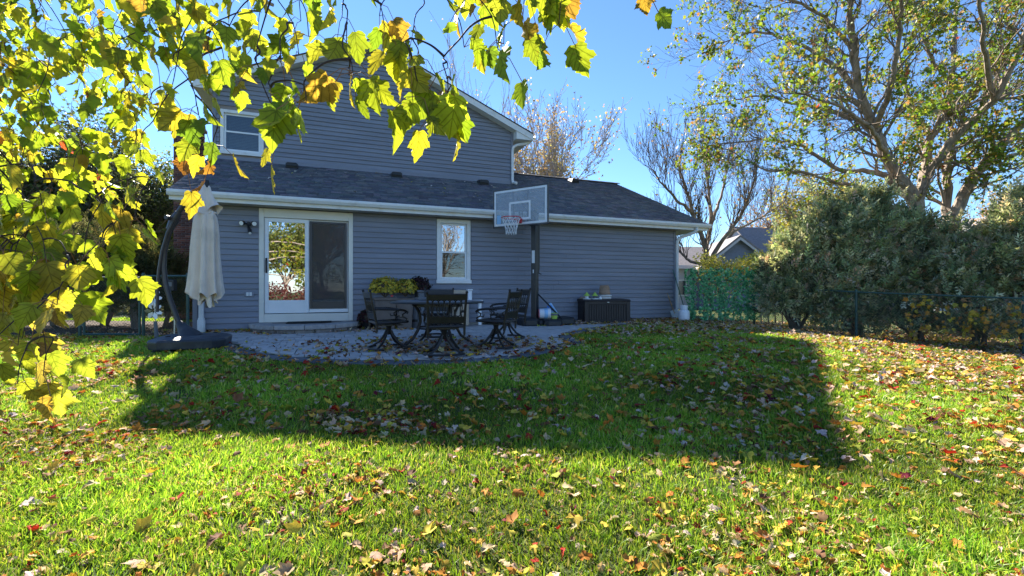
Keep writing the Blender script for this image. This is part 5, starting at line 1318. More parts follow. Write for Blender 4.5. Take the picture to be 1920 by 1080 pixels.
generic_tree(36, 'olive_tree', 'small olive leaved tree close behind the low roof ridge', 1022, 29, None, 8.8, 3.4, M['twigpale'], M['twigpale'], [(.26, .24, .06), (.33, .28, .08), (.40, .28, .12)], None, .14, 5, .9, lvl=3, kids=5, lsp=.25)
generic_tree(37, 'far_tree', 'small bare tree on the skyline just right of the low roof', 1185, 48, None, 9.5, 8, M['twigpale'], M['twigpale'], None, None, .1, 1, 0, lvl=4, kids=4)
generic_tree(38, 'far_tree', 'bare tree far behind the right juniper at the picture edge', 1880, 30, None, 7.5, 7, M['twigpale'], M['twigpale'], TANP, None, .14, 2, .4, lvl=4, kids=4)
DARK = [(.06, .09, .03), (.085, .12, .035), (.11, .13, .05), (.20, .21, .09)]
for k, (px, d, h, lb, pal, sz, kp) in enumerate(((60, 20, 7.6, 'dark broadleaf tree at the far left behind the maple branch', DARK, .15, .9), (200, 25, 10.5, 'tall dark broadleaf tree behind the garden gate', DARK, .16, .9), (300, 27, 8.0, 'thin leaved tree between the dark tree and the chimney', [(.10, .14, .04), (.16, .20, .06), (.30, .30, .12)], .13, .7), (-90, 18, 7.5, 'dark bushy tree beyond the left picture edge', DARK, .15, .95))):
    generic_tree(41 + k, 'broadleaf_tree', lb, px, d, None, h, h * .75, M['trunk'], M['twig'], pal, None, sz, 5, kp, lvl=3, kids=6, lsp=.22, first=.16, group='dark trees beyond the left fence')

# ------------------------------------------------------------------ conifers built from small sprays
def frond_tpl(seed, nl=7):
    rs = np.random.RandomState(seed); v = []; t = []
    def blade(b0, d, L, wd):
        d = np.array(d) / np.linalg.norm(d); s = np.cross(d, [0, 0, 1.0]); s /= np.linalg.norm(s) + 1e-9; o = len(v)
        v.extend([b0 - s * wd * .5, b0 + d * L * .5 + s * wd, b0 + d * L, b0 + d * L * .5 - s * wd + np.array([0, 0, .02])]); t.extend([(o, o + 1, o + 2), (o, o + 2, o + 3)])
    for i in range(nl):
        y = i / nl; s = -1 if i % 2 else 1
        blade(np.array([0, y * .8, -.15 * y * y]), (s * .75, .75, rs.normal(0, .25)), .42 * (1 - .55 * y), .055)
    blade(np.array([0, .5, -.04]), (0, 1, -.2), .5, .06)
    return np.array(v), np.array(t)
FR = [frond_tpl(k) for k in range(4)]
def conifer(name, label, blobs, n, pal, size, seed, org, group=None, cat='shrub', outw=.8, upw=.55, trunk=True, wts=None):
    """blobs: (centre, radii) ellipsoids; sprays sit in their outer shell and point outward and up"""
    rs = np.random.RandomState(seed); vol = np.array([r[0] * r[2] for c, r in blobs]); ks = rs.choice(len(blobs), n, p=vol / vol.sum())
    d = rs.normal(size=(n, 3)); d /= np.linalg.norm(d, axis=1, keepdims=True); d[:, 2] = np.where(d[:, 2] < -.5, -d[:, 2], d[:, 2])
    C = np.array([tuple(b_[0]) for b_ in blobs]); Rr = np.array([b_[1] for b_ in blobs])
    lump = 1 + .30 * np.sin(d[:, 0] * 7 + ks) * np.sin(d[:, 2] * 6 + 2 * ks) + .14 * np.sin(d[:, 1] * 13 + d[:, 2] * 11) + np.abs(rs.normal(0, .09, n))
    rad = np.where(rs.uniform(size=n) < .75, rs.uniform(.80, 1.05, n), rs.uniform(.35, .8, n)) * lump
    pos = C[ks] + d * Rr[ks] * rad[:, None]
    if size > .25:
        ml = n // 5; per = 14; nl = ml // per; up_ = rs.choice(n, nl); base_ = C[ks[up_]] + d[up_] * Rr[ks[up_]] * .9; ld = d[up_] * np.array([.7, .7, .4]) + np.array([0, 0, .8]) + rs.normal(0, .25, (nl, 3)); ln = rs.uniform(.18, .55, nl)
        f_ = rs.uniform(0, 1, (nl, per)); pp = base_[:, None, :] + ld[:, None, :] * (ln[:, None] * f_)[:, :, None] + rs.normal(0, .03, (nl, per, 3))
        pos = np.concatenate([pos, pp.reshape(-1, 3)]); d = np.concatenate([d, np.repeat(ld / np.linalg.norm(ld, axis=1, keepdims=True), per, axis=0)])
    ok = pos[:, 2] > g(pos[:, 0], pos[:, 1]) + .03; pos, d = pos[ok], d[ok]; n = len(pos)
    yd = d * outw + np.array([0, 0, upw]) + rs.normal(0, .5, (n, 3)); nr = d + rs.normal(0, .5, (n, 3)) + np.array([0, 0, .3])
    cl = .5 + .5 * np.sin(pos[:, 0] * 5 + 2 * np.sin(pos[:, 2] * 4)) * np.sin(pos[:, 2] * 5 + pos[:, 1] * 3)
    c = pick(pal, n, wts, .3, rs) * (.75 + .5 * cl)[:, None]
    t = thing(name, label, cat, org, 0, group)
    V_, T_, C_ = scatter(FR, pos - np.array(org), frames(yd, nr), rs.uniform(size * .5, size * 1.45, n), c, rs)
    fast_mesh('foliage', V_, T_, M['needle'], t, C_)
    b = MB(); rr = random.Random(seed)
    for k, (c_, r_) in enumerate(blobs):
        c_ = Vector(c_) - Vector(org)
        base = Vector((rr.uniform(-.1, .1), rr.uniform(-.1, .1), -.1))
        b.tube([base, base + (c_ - base) * .5 + Vector((rr.uniform(-.1, .1), 0, 0)), c_, c_ + Vector((0, 0, r_[2] * .6))], [.06, .05, .035, .01], 6)
        for j in range(14):
            dd = Vector((rr.gauss(0, 1), rr.gauss(0, 1), rr.gauss(.4, .6))).normalized(); p0 = base + (c_ - base) * rr.uniform(.4, 1); p1 = c_ + Vector((dd.x * r_[0], dd.y * r_[1], dd.z * r_[2])) * .85
            b.tube([p0, (p0 + p1) / 2 + Vector((0, 0, .08)), p1], [.022, .014, .005], 4, cap=False)
    b.build('stems', M['twig'], t, smooth=True)
    return t
JUN = [(.30, .36, .20), (.40, .45, .28), (.46, .47, .32), (.62, .60, .45), (.56, .41, .30), (.15, .19, .12)]
def blob(px, py, d, rx, rz, ry=None): return (P(px, py, d), (rx, ry or rx * .8, rz))
hedge = [
    ('grey green juniper at the left end of the hedge, next to the ivy screen', 1490, 12.9, [(1475, 545, 12.9, .65, .75), (1500, 495, 12.9, .75, .7), (1458, 520, 12.9, .45, .5), (1530, 560, 12.7, .8, .6), (1510, 458, 13, .3, .55), (1462, 575, 12.8, .5, .4)], 4400),
    ('tallest juniper of the hedge with a pointed top below the tree', 1610, 12.5, [(1590, 530, 12.6, 1.0, 1.0), (1600, 461, 12.7, .9, .9), (1605, 417, 12.8, .40, .75), (1648, 426, 12.8, .42, .75), (1560, 445, 12.8, .5, .8), (1580, 600, 12.4, .8, .4)], 6600),
    ('broad juniper right of the tallest one, in front of the tree trunks', 1720, 12.2, [(1700, 540, 12.2, 1.0, .9), (1695, 467, 12.4, .9, .8), (1765, 500, 12.2, .7, .7), (1745, 560, 12.0, .8, .7), (1680, 450, 12.5, .35, .55), (1722, 475, 12.5, .35, .45), (1690, 610, 12.0, .7, .35)], 5600),
    ('low juniper between the broad one and the one at the picture edge', 1830, 11.4, [(1810, 540, 11.4, .8, .8), (1800, 500, 11.6, .55, .5), (1850, 510, 11.3, .7, .7), (1822, 490, 11.5, .3, .4), (1830, 620, 11.2, .7, .3)], 3600),
    ('tall juniper at the right picture edge', 1925, 10.8, [(1900, 510, 10.9, .7, .9), (1905, 451, 11.0, .45, .8), (1940, 429, 11.0, .5, .9), (1965, 461, 11.0, .8, .9), (1990, 530, 10.8, 1.0, 1.0), (1920, 610, 10.7, .7, .35)], 5600),
]
for k, (lb, px, d, bl, n) in enumerate(hedge):
    org = Vector(((px - 960) / F * d, d, 0)); org.z = gf(org.x, org.y)
    conifer('juniper', lb, [blob(q[0], q[1], q[2], q[3] * .88, q[4]) for q in bl], n, JUN, .30, 60 + k, org, 'junipers along the right fence', wts=(5, 5, 4, 2.5, 1.2, 4))
org = ground_pt((255 - 960) / F * 11.0, 11.0)
conifer('arborvitae', 'dark rounded arborvitae behind the left fence panel', [(org + Vector((0, 0, .9)), (.85, .7, .95)), (org + Vector((-.1, 0, 1.5)), (.6, .5, .7))], 5000, [(.05, .07, .035), (.075, .085, .04), (.10, .095, .05)], .16, 71, org)
org = ground_pt((312 - 960) / F * 11.6, 11.6)
conifer('arborvitae', 'dark narrow arborvitae between fence panel and chimney', [(org + Vector((0, 0, .8)), (.6, .5, .9))], 2600, [(.05, .07, .035), (.075, .085, .04), (.10, .095, .05)], .16, 72, org)
for k, (px, d, rx, rz, lb) in enumerate(((195, 12.2, .95, 1.35, 'dark yew bush behind the garden gate'), (95, 12.0, 1.1, 1.5, 'dark yew bush left of the gate behind the fence'), (-20, 11.8, 1.2, 1.6, 'dark yew bush at the left picture edge behind the fence'))):
    org = ground_pt((px - 960) / F * d, d)
    conifer('yew_bush', lb, [(org + Vector((0, 0, rz * .75)), (rx, rx * .8, rz)), (org + Vector((.5, .1, rz * .6)), (rx * .7, rx * .6, rz * .7))], 4600, [(.06, .085, .04), (.085, .10, .05), (.11, .11, .06), (.16, .15, .09)], .17, 75 + k, org, 'yew bushes behind the left fence')
# yellow green hedge beyond the ivy screen
rs = np.random.RandomState(81)
org = ground_pt((1392 - 960) / F * 18, 18.0)
t = thing('clipped_hedge', 'sunlit yellow green hedge beyond the ivy screen', 'hedge', org)
n = 5200; pos = np.stack([rs.uniform(-1.7, 1.9, n), rs.uniform(-.6, .6, n), np.zeros(n)], 1); topz = 2.5 + .18 * np.sin(pos[:, 0] * 3) + .1 * np.sin(pos[:, 0] * 9 + pos[:, 1] * 5); pos[:, 2] = topz * (1 - rs.power(3, n) * 0 - np.abs(rs.normal(0, .28, n))); pos = pos[pos[:, 2] > 0]; n = len(pos)
V_, T_, C_ = scatter(SMALL, pos, frames(rs.normal(size=(n, 3)), rs.normal(0, .6, (n, 3)) + np.array([0, -.3, .7])), rs.uniform(.06, .13, n), pick([(.42, .42, .08), (.54, .50, .14), (.32, .35, .07), (.60, .55, .25)], n, None, .2, rs), rs)
fast_mesh('foliage', V_, T_, M['leaf'], t, C_)
b = MB()
for k in range(12): x = -1.5 + k * .28; b.tube([(x, 0, -.1), (x + R.uniform(-.1, .1), 0, 1), (x + R.uniform(-.2, .2), 0, 1.8)], [.03, .02, .01], 5)
b.build('stems', M['twig'], t)

# faux ivy screens tied to the short fence
def ivy(name, label, a, c, H, n, seed):
    rs = np.random.RandomState(seed); a = Vector(a); c = Vector(c); L = (c - a).length; t = thing(name, label, 'privacy screen', a, math.atan2(c.y - a.y, c.x - a.x), 'ivy screens tied to the fence')
    x = rs.uniform(0, L, n); z = rs.uniform(.03, H, n)
    holes = np.sin(x * 23 + 3 * np.sin(z * 11)) * np.sin(z * 21 + 2 * np.sin(x * 9)); k = holes < rs.uniform(-.25, .35, n)
    x, z = x[k], z[k]; n = len(x); pos = np.stack([x, rs.normal(-.03, .015, n), z + (.04 * np.sin(x * 14) + rs.normal(0, .035, n)) * (z > H - .14)], 1)
    V_, T_, C_ = scatter(L5, pos, frames(np.stack([rs.normal(0, .6, n), rs.normal(0, .2, n), rs.normal(-.6, .5, n)], 1), np.stack([rs.normal(0, .35, n), np.full(n, -1.0), rs.normal(.2, .3, n)], 1)), rs.uniform(.045, .075, n), pick([(.12, .42, .19), (.17, .52, .26), (.30, .62, .38), (.06, .24, .12)], n, None, .25, rs), rs)
    fast_mesh('ivy_leaves', V_, T_, M['ivy'], t, C_, kind='stuff')
    b = MB()
    k = 0.0
    while k <= L: b.cyl((k, 0, 0.02), (k, 0, H - .02), .003, .003, 3); k += .12
    k = .05
    while k < H: b.cyl((0, .004, k), (L, .004, k), .003, .003, 3); k += .12
    b.build('lattice', M['toolgreen'], t, kind='stuff'); return t
M['ivy'] = leafmat('plastic ivy', 'attr', .5, .4, (1.0, 1.1, .8), .4, vein=False)
h0 = .06
ivy('ivy_screen', 'narrow faux ivy screen nearest the house corner', FA + Vector((-.28, -.06, h0)), FA + Vector((.04, -.06, h0)), 1.50, 900, 91)
ivy('ivy_screen', 'wide faux ivy screen covering the short fence run', FA + Vector((.14, -.07, h0)), FA + Vector((1.30, -.07, h0)), 1.50, 3300, 92)
ivy('ivy_screen', 'faux ivy screen at the fence corner, next to the juniper', FA + Vector((1.32, -.07, h0)), FB + Vector((.12, -.05, h0)), 1.48, 1600, 93)

# yellow vine leaves and light green creeper on the long fence
rs = np.random.RandomState(95)
def vine(name, label, p0, p1, n, z0, z1, pal, size):
    p0, p1 = Vector(p0), Vector(p1); t = thing(name, label, 'vine', p0); u = rs.uniform(0, 1, n); d = p1 - p0
    pos = np.stack([u * d.x + rs.normal(0, .03, n) - .05, u * d.y + rs.normal(0, .05, n) - .05, u * d.z + rs.uniform(z0, z1, n)], 1)
    V_, T_, C_ = scatter(L5, pos, frames(np.stack([rs.normal(0, .5, n), rs.normal(0, .3, n), rs.normal(-.6, .4, n)], 1), np.stack([rs.normal(-.3, .4, n), np.full(n, -1.0), rs.normal(.3, .4, n)], 1)), rs.uniform(size * .7, size * 1.3, n), pick(pal, n, None, .2, rs), rs)
    fast_mesh('leaves', V_, T_, M['leaf'], t, C_)
    b = MB()
    for k in range(5): q = p0 + d * (k + .5) / 5 - p0; b.tube([q + Vector((0, -.04, 0)), q + Vector((.1, -.05, (z0 + z1) / 2)), q + Vector((-.05, -.04, z1))], .006, 4)
    b.build('stem', M['twig'], t); return t
vine('yellow_vine', 'yellow leaved vine climbing the long fence at the right', FC + (FD - FC) * .35, FC + (FD - FC) * 1.0, 190, .15, 1.15, [(.60, .42, .06), (.55, .30, .07), (.45, .42, .08), (.34, .22, .10)], .10)
vine('green_creeper', 'pale green creeper at the fence post below the tallest juniper', FC + (FB - FC) * .30, FC + (FB - FC) * .05, 110, .2, 1.15, [(.22, .28, .16), (.30, .34, .22), (.15, .22, .1)], .08)

# ------------------------------------------------------------------ neighbouring houses
def neighbour(label, px, d, wd, dp, he, hr, wallm, rot, gable_front=True, winx=(), spout=None):
    x = (px - 960) / F * d; z0 = gf(x, d); t = thing('neighbour_house', label, 'house', (x, d, z0), rot)
    b = MB()
    if gable_front: b.extrude([(-wd / 2, -.2), (wd / 2, -.2), (wd / 2, he), (0, hr - .05), (-wd / 2, he)], (0, 0, 0), (0, dp, 0), (1, 0, 0), (0, 0, 1))
    else: b.extrude([(0, -.2), (dp, -.2), (dp, he), (dp / 2, hr - .05), (0, he)], (-wd / 2, 0, 0), (wd / 2, 0, 0), (0, 1, 0), (0, 0, 1))
    b.build('wall', wallm, t)
    b = MB()
    z = .1
    while z < (hr if gable_front else he) - .2:
        hw = wd / 2 if z < he else max(.0, wd / 2 * (hr - .05 - z) / (hr - .05 - he)) if gable_front else wd / 2
        if hw > .1: b.span(-hw, hw, -.02, -.001, z, z + .15)
        z += .18
    b.build('siding', wallm, t, kind='stuff')
    for s in (-1, 1):
        b = MB()
        if gable_front:
            sl = (hr - he) / (wd / 2); e = wd / 2 + .4
            b.extrude([(0, hr), (s * e, hr - sl * e), (s * e, hr - sl * e + .14), (0, hr + .14)], (0, -.35, 0), (0, dp + .3, 0), (1, 0, 0), (0, 0, 1))
        else:
            sl = (hr - he) / (dp / 2); e = dp / 2 + .4
            b.extrude([(dp / 2, hr), (dp / 2 + s * e, hr - sl * e), (dp / 2 + s * e, hr - sl * e + .14), (dp / 2, hr + .14)], (-wd / 2 - .3, 0, 0), (wd / 2 + .3, 0, 0), (0, 1, 0), (0, 0, 1))
        b.build('roof', M['roofgrey'], t)
    for wx, wz in winx:
        f = MB().span(wx - .5, wx + .5, -.06, -.021, wz - .6, wz + .6).build('window', M['white'], t); MB().span(wx - .4, wx + .4, -.07, -.0605, wz - .5, wz + .5).build('pane', M['windowdark'], f)
    b = MB()
    if gable_front:
        sl = (hr - he) / (wd / 2); e = wd / 2 + .4
        for s in (-1, 1): b.extrude([(0, hr - .01), (s * e, hr - .01 - sl * e), (s * e, hr - .2 - sl * e), (0, hr - .2)], (0, -.37, 0), (0, -.352, 0), (1, 0, 0), (0, 0, 1))
    else: b.span(-wd / 2 - .3, wd / 2 + .3, -.45, -.42, he - .25, he)
    b.build('trim_board', M['sidingpale'], t)
    if spout is not None: b = MB(); b.tube([(spout - .25, -.4, he - .1), (spout, -.1, he - .5), (spout, -.09, .1)], .06, 6); b.build('downspout', M['white'], t, smooth=True)
    return t
neighbour('blue sided neighbour house with a front gable beyond the bare tree', 1385, 31, 4.6, 7, 3.0, 4.9, M['sidingblue'], -.12, True, ((-1.2, 1.4),), spout=-2.0)
neighbour('pale neighbour house left of the blue gable, behind the ivy screen', 1300, 33, 5.0, 6, 3.1, 4.6, M['sidingpale'], .05, False, ((-1.0, 1.5), (1.2, 1.5)))
neighbour('pale roofed neighbour house behind the left end of the juniper hedge', 1520, 36, 7, 8, 3.2, 6.6, M['sidingpale'], .2, False, ((0, 1.5),))
neighbour('pinkish neighbour house behind the right junipers', 1850, 30, 7, 7, 4.2, 6.0, M['sidingpale'], .1, True, ((1.0, 2.0),))
neighbour('white neighbour house behind the trees at the left of the chimney', 290, 34, 8, 8, 4.6, 7.0, M['sidingpale'], -.2, False, ((0, 2.0), (2.4, 2.0)))

# trees and shrubs behind the viewer, seen only mirrored in the door and windows
generic_tree(51, 'garden_tree', 'broad yellow green tree behind the viewer', 960 - 30, -9.0, None, 6.5, 6, M['trunk'], M['twig'], [(.16, .19, .04), (.24, .24, .05), (.10, .14, .03)], None, .13, 4, .9, lvl=3, kids=5, lsp=.25)
generic_tree(52, 'garden_tree', 'thin autumn tree behind the viewer', 960 - 250, -12.0, None, 9.0, 6, M['trunk'], M['twig'], TANP, None, .12, 3, .7, lvl=3, kids=5, lsp=.25)
generic_tree(53, 'garden_tree', 'slender bare tree far behind the viewer at the right', 960 - 1150, -9.0, None, 9.0, 5, M['trunk'], M['twig'], TANP, None, .12, 2, .3, lvl=3, kids=4)
for k, (x, y, lb) in enumerate(((-.9, -7, 'burgundy shrub behind the viewer, near the broad tree'), (1.6, -8, 'burgundy shrub behind the viewer, near the thin tree'))):
    rs_ = np.random.RandomState(55 + k); org = ground_pt(x, y); t = thing('burgundy_shrub', lb, 'shrub', org); n = 1400
    pos = rs_.normal(0, 1, (n, 3)); pos /= np.linalg.norm(pos, axis=1, keepdims=True); pos = pos * rs_.uniform(.5, 1.05, (n, 1)) * np.array([1.2, 1.0, .9]) + np.array([0, 0, .95])
    V_, T_, C_ = scatter(L5, pos, frames(rs_.normal(size=(n, 3)), rs_.normal(size=(n, 3))), rs_.uniform(.07, .13, n), pick([(.16, .03, .035), (.10, .025, .03), (.20, .07, .04)], n, None, .25, rs_), rs_)
    fast_mesh('foliage', V_, T_, M['leaf'], t, C_)
    b = MB()
    for q in range(8): aa = q * .8; b.tube([(0, 0, -.05), (.4 * math.cos(aa), .4 * math.sin(aa), .6), (.8 * math.cos(aa), .8 * math.sin(aa), 1.3)], [.03, .02, .008], 5)
    b.build('stems', M['twig'], t)

# ------------------------------------------------------------------ maple branch hanging into the view
def foreground_maple():
    rr = random.Random(17); rs = np.random.RandomState(17)
    t = thing('foreground_maple', 'yellow green maple boughs hanging into the view from upper left', 'tree', (-4.6, .2, gf(-4.6, .2)))
    org = Vector(t.location)
    tk = MB(); tk.tube([(-4.6, .2, -.6), (-4.55, .25, .6), (-4.4, .3, 1.8), (-4.3, .3, 3.2), (-4.2, .3, 5)], [.24, .19, .16, .14, .10], 12)
    boughs = [[(-4.42, .3, 1.7), (-3.6, .8, 2.4), (-2.4, 1.25, 2.55), (-1.2, 1.35, 2.3), (-.3, 1.25, 2.05), (.5, 1.1, 1.95)],
              [(-4.45, .3, 1.5), (-3.7, 1.0, 2.0), (-2.6, 1.7, 2.3), (-1.5, 1.9, 2.25)],
              [(-4.5, .28, 1.2), (-3.6, .8, 1.55), (-2.7, 1.3, 1.5), (-2.1, 1.6, 1.25)],
              [(-4.35, .3, 2.4), (-3.4, 1.3, 2.9), (-2.3, 2.2, 2.8), (-1.3, 2.5, 2.5)]]
    nodes = []                                   # connected points of the twig network
    for bq in boughs:
        q = resample3(bq, 6); tk.tube(q, [.045 - .036 * i / (len(q) - 1) for i in range(len(q))], 7); nodes += q[6:]
    tw = MB(); pet = MB()
    cl = []                                      # clusters: (node, number of leaves, size)
    def reg(n, x0, x1, y0, y1, d0, d1, k, size=.072, pal='y'):
        n = int(n * .92)
        for _ in range(n): cl.append((P(rr.uniform(x0, x1), rr.uniform(y0, y1), rr.uniform(d0, d1)), k, size, pal))
    reg(46, -60, 340, -70, 60, 2.0, 3.3, 6); reg(44, -60, 310, 40, 190, 2.0, 3.3, 6); reg(20, -60, 200, 180, 300, 2.0, 3.0, 6); reg(9, 190, 330, 160, 250, 1.9, 2.6, 5)
    reg(14, 300, 500, -70, 80, 1.3, 2.1, 5); reg(4, 310, 400, 80, 200, 1.25, 1.7, 4)
    reg(7, 480, 720, -90, 0, 1.15, 1.6, 4, .065); reg(7, 720, 920, -90, -25, 1.1, 1.5, 4, .065); reg(5, 930, 1090, -70, -30, 1.05, 1.35, 4, .075)
    reg(22, -60, 120, 300, 470, 1.4, 2.2, 5, .09); reg(10, -40, 70, 470, 620, 1.3, 1.8, 4, .085, 'o'); reg(4, -20, 80, 600, 670, 1.3, 1.6, 4, .08, 'o')
    reg(8, 20, 270, 270, 340, 2.0, 2.8, 5); reg(12, -60, 210, 60, 330, 2.3, 3.3, 5, .09, 'r')
    spots = [(545, 120, 1.15, 4), (520, 60, 1.2, 4), (470, 110, 1.25, 4), (640, 40, 1.2, 3), (575, 185, 1.1, 3), (640, 150, 1.1, 3), (440, 60, 1.3, 4), (735, 20, 1.2, 3), (875, 10, 1.15, 3), (930, -15, 1.1, 3), (1000, -20, 1.1, 3), (800, 40, 1.15, 3), (600, 140, 1.05, 4), (612, 195, 1.0, 3), (655, 80, 1.15, 3), (690, 45, 1.15, 3), (560, 60, 1.25, 3), (735, 110, 1.0, 2), (765, 120, .98, 2), (770, 170, .97, 4), (805, 180, .95, 4), (845, 150, .99, 3), (862, 125, 1.0, 2), (895, 60, 1.05, 2), (830, 55, 1.1, 2), (1205, -35, 1.0, 2), (1045, -5, 1.05, 2), (965, 10, 1.05, 2),
             (495, 215, 1.2, 2), (520, 185, 1.15, 3), (385, 270, 1.3, 4), (365, 290, 1.35, 3), (300, 270, 1.6, 5), (160, 440, 1.35, 4), (185, 445, 1.3, 4), (215, 455, 1.3, 4), (240, 385, 1.4, 3), (275, 395, 1.4, 3), (185, 520, 1.35, 3), (120, 560, 1.3, 4), (60, 660, 1.25, 5), (85, 690, 1.2, 4), (130, 500, 1.4, 4), (45, 705, 1.2, 3)]
    for px, py, d, k in spots: cl.append((P(px, py - 15, d), k, (.070 if 140 < py < 240 and px > 590 else .062) if py < 350 else .075, 'o' if py > 540 else ('w' if (px in (385, 365)) else ('s' if px > 500 and py > 100 else 'y'))))
    cl.sort(key=lambda c: min((c[0] - n_).length for n_ in nodes))
    leaves = []
    pals = {'y': ([(.36, .41, .035), (.44, .44, .045), (.28, .35, .03), (.54, .43, .05), (.48, .28, .06), (.20, .28, .03)], (6, 6, 4, 3.5, 1, 1.5)),
            'o': ([(.52, .42, .07), (.46, .36, .08), (.40, .40, .05), (.58, .38, .07), (.34, .22, .08)], (5, 4, 5, 2, 1.5)),
            'r': ([(.60, .10, .05), (.62, .20, .05), (.48, .40, .06), (.30, .36, .04), (.40, .42, .05)], (1.2, 2, 3, 5, 5)),
            'w': ([(.55, .38, .05), (.50, .22, .06), (.34, .34, .04)], (4, 3, 3))}
    for c, k, size, pal in cl:
        dl = rr.uniform(.05, .17) if pal != 's' else rr.uniform(.02, .06); top = c + Vector((rr.gauss(0, .02), rr.gauss(0, .02), dl * .55)); near = min(nodes, key=lambda n_: (top - n_).length + max(0, top.z - n_.z) * .8)
        d = top - near; L = d.length
        mids = [near]
        for i in (1, 2, 3): f = i / 4; mids.append(near + d * f + Vector((rr.gauss(0, .03) * L, rr.gauss(0, .03) * L, .12 * L * math.sin(math.pi * f))))
        mids.append(top); a = rr.uniform(0, 6.28)
        mids += [top + Vector((math.cos(a) * dl * .3, math.sin(a) * dl * .3, -.45 * dl)), top + Vector((math.cos(a) * dl * .4, math.sin(a) * dl * .4, -dl))]
        q = resample3(mids, 3); r0 = .0030 + .0020 * min(1.5, L)
        tw.tube(q, [r0 + (.0011 - r0) * (i / (len(q) - 1)) ** .7 for i in range(len(q))], 5, cap=False)
        nodes += [q[i] for i in range(3, len(q) - 3, 3)]
        for j in range(k):
            st = q[len(q) - 1 - rr.randrange(0, 7)] if j > 1 else q[-1]
            a = rr.uniform(0, 6.28); pl = rr.uniform(.04, .10); e = st + Vector((math.cos(a) * pl * .6, math.sin(a) * pl * .6, rr.uniform(-1.0, .1) * pl))
            pet.tube([st, (st + e) / 2 + Vector((0, 0, .014)), e], .0010, 3, cap=False)
            tip = Vector((math.cos(a) * .35 + rr.gauss(0, .3), math.sin(a) * .35 + rr.gauss(0, .3), -1.0)); nr = Vector((rr.gauss(0, .75), -.5 + rr.gauss(0, .7), .3 + rr.gauss(0, .35)))
            col = pick(pals['y' if pal == 's' else pal][0], 1, pals['y' if pal == 's' else pal][1], .2, rs)[0]
            leaves.append((e, tip, nr, size * rr.uniform(.6, 1.2), col))
    for mb, nm, m in ((tk, 'trunk', M['trunk']), (tw, 'twigs', M['twigred']), (pet, 'petioles', M['petiole'])):
        mb.v = [(x - org.x, y - org.y, z - org.z) for x, y, z in mb.v]; mb.build(nm, m, t, smooth=True, **({} if nm == 'trunk' else {'kind': 'stuff'}))
    # the leaves that show largest are parts of their own
    def shown(l):
        p = l[0]; px = 960 + F * p.x / p.y; py = HY - F * (p.z - HC) / p.y
        return (l[3] / p.y) if (-40 < px < 1960 and -60 < py < 1080) else 0
    leaves.sort(key=shown, reverse=True)
    protos = []
    for v, tr_ in LT:
        me = bpy.data.meshes.new('leaf'); me.from_pydata([tuple(p) for p in v], [], [tuple(int(i) for i in f) for f in tr_]); me.materials.append(M['leafnear']); me.polygons.foreach_set('use_smooth', [True] * len(me.polygons)); protos.append(me)
    for p, tip, nr, sz, col in leaves[:300]:
        o = bpy.data.objects.new('leaf', rr.choice(protos)); COL.objects.link(o); o.parent = t
        f = frames(np.array([tuple(tip)]), np.array([tuple(nr)]))[0]
        o.matrix_local = Matrix.Translation(p - org) @ Matrix([list(f[i]) for i in range(3)]).to_4x4() @ Matrix.Diagonal((sz * rr.uniform(.85, 1.1), sz, sz * rr.uniform(.6, 1.2), 1))
        o.color = (*[float(k) for k in col], 1)
    L = leaves[300:]
    pos = np.array([tuple(l[0] - org) for l in L]); Rm = frames(np.array([tuple(l[1]) for l in L]), np.array([tuple(l[2]) for l in L]))
    V_, T_, C_ = scatter(LT, pos, Rm, np.array([l[3] for l in L]), np.array([l[4] for l in L]), rs)
    fast_mesh('leaves', V_, T_, M['leafstuff'], t, C_, smooth=True, kind='stuff')
foreground_maple()

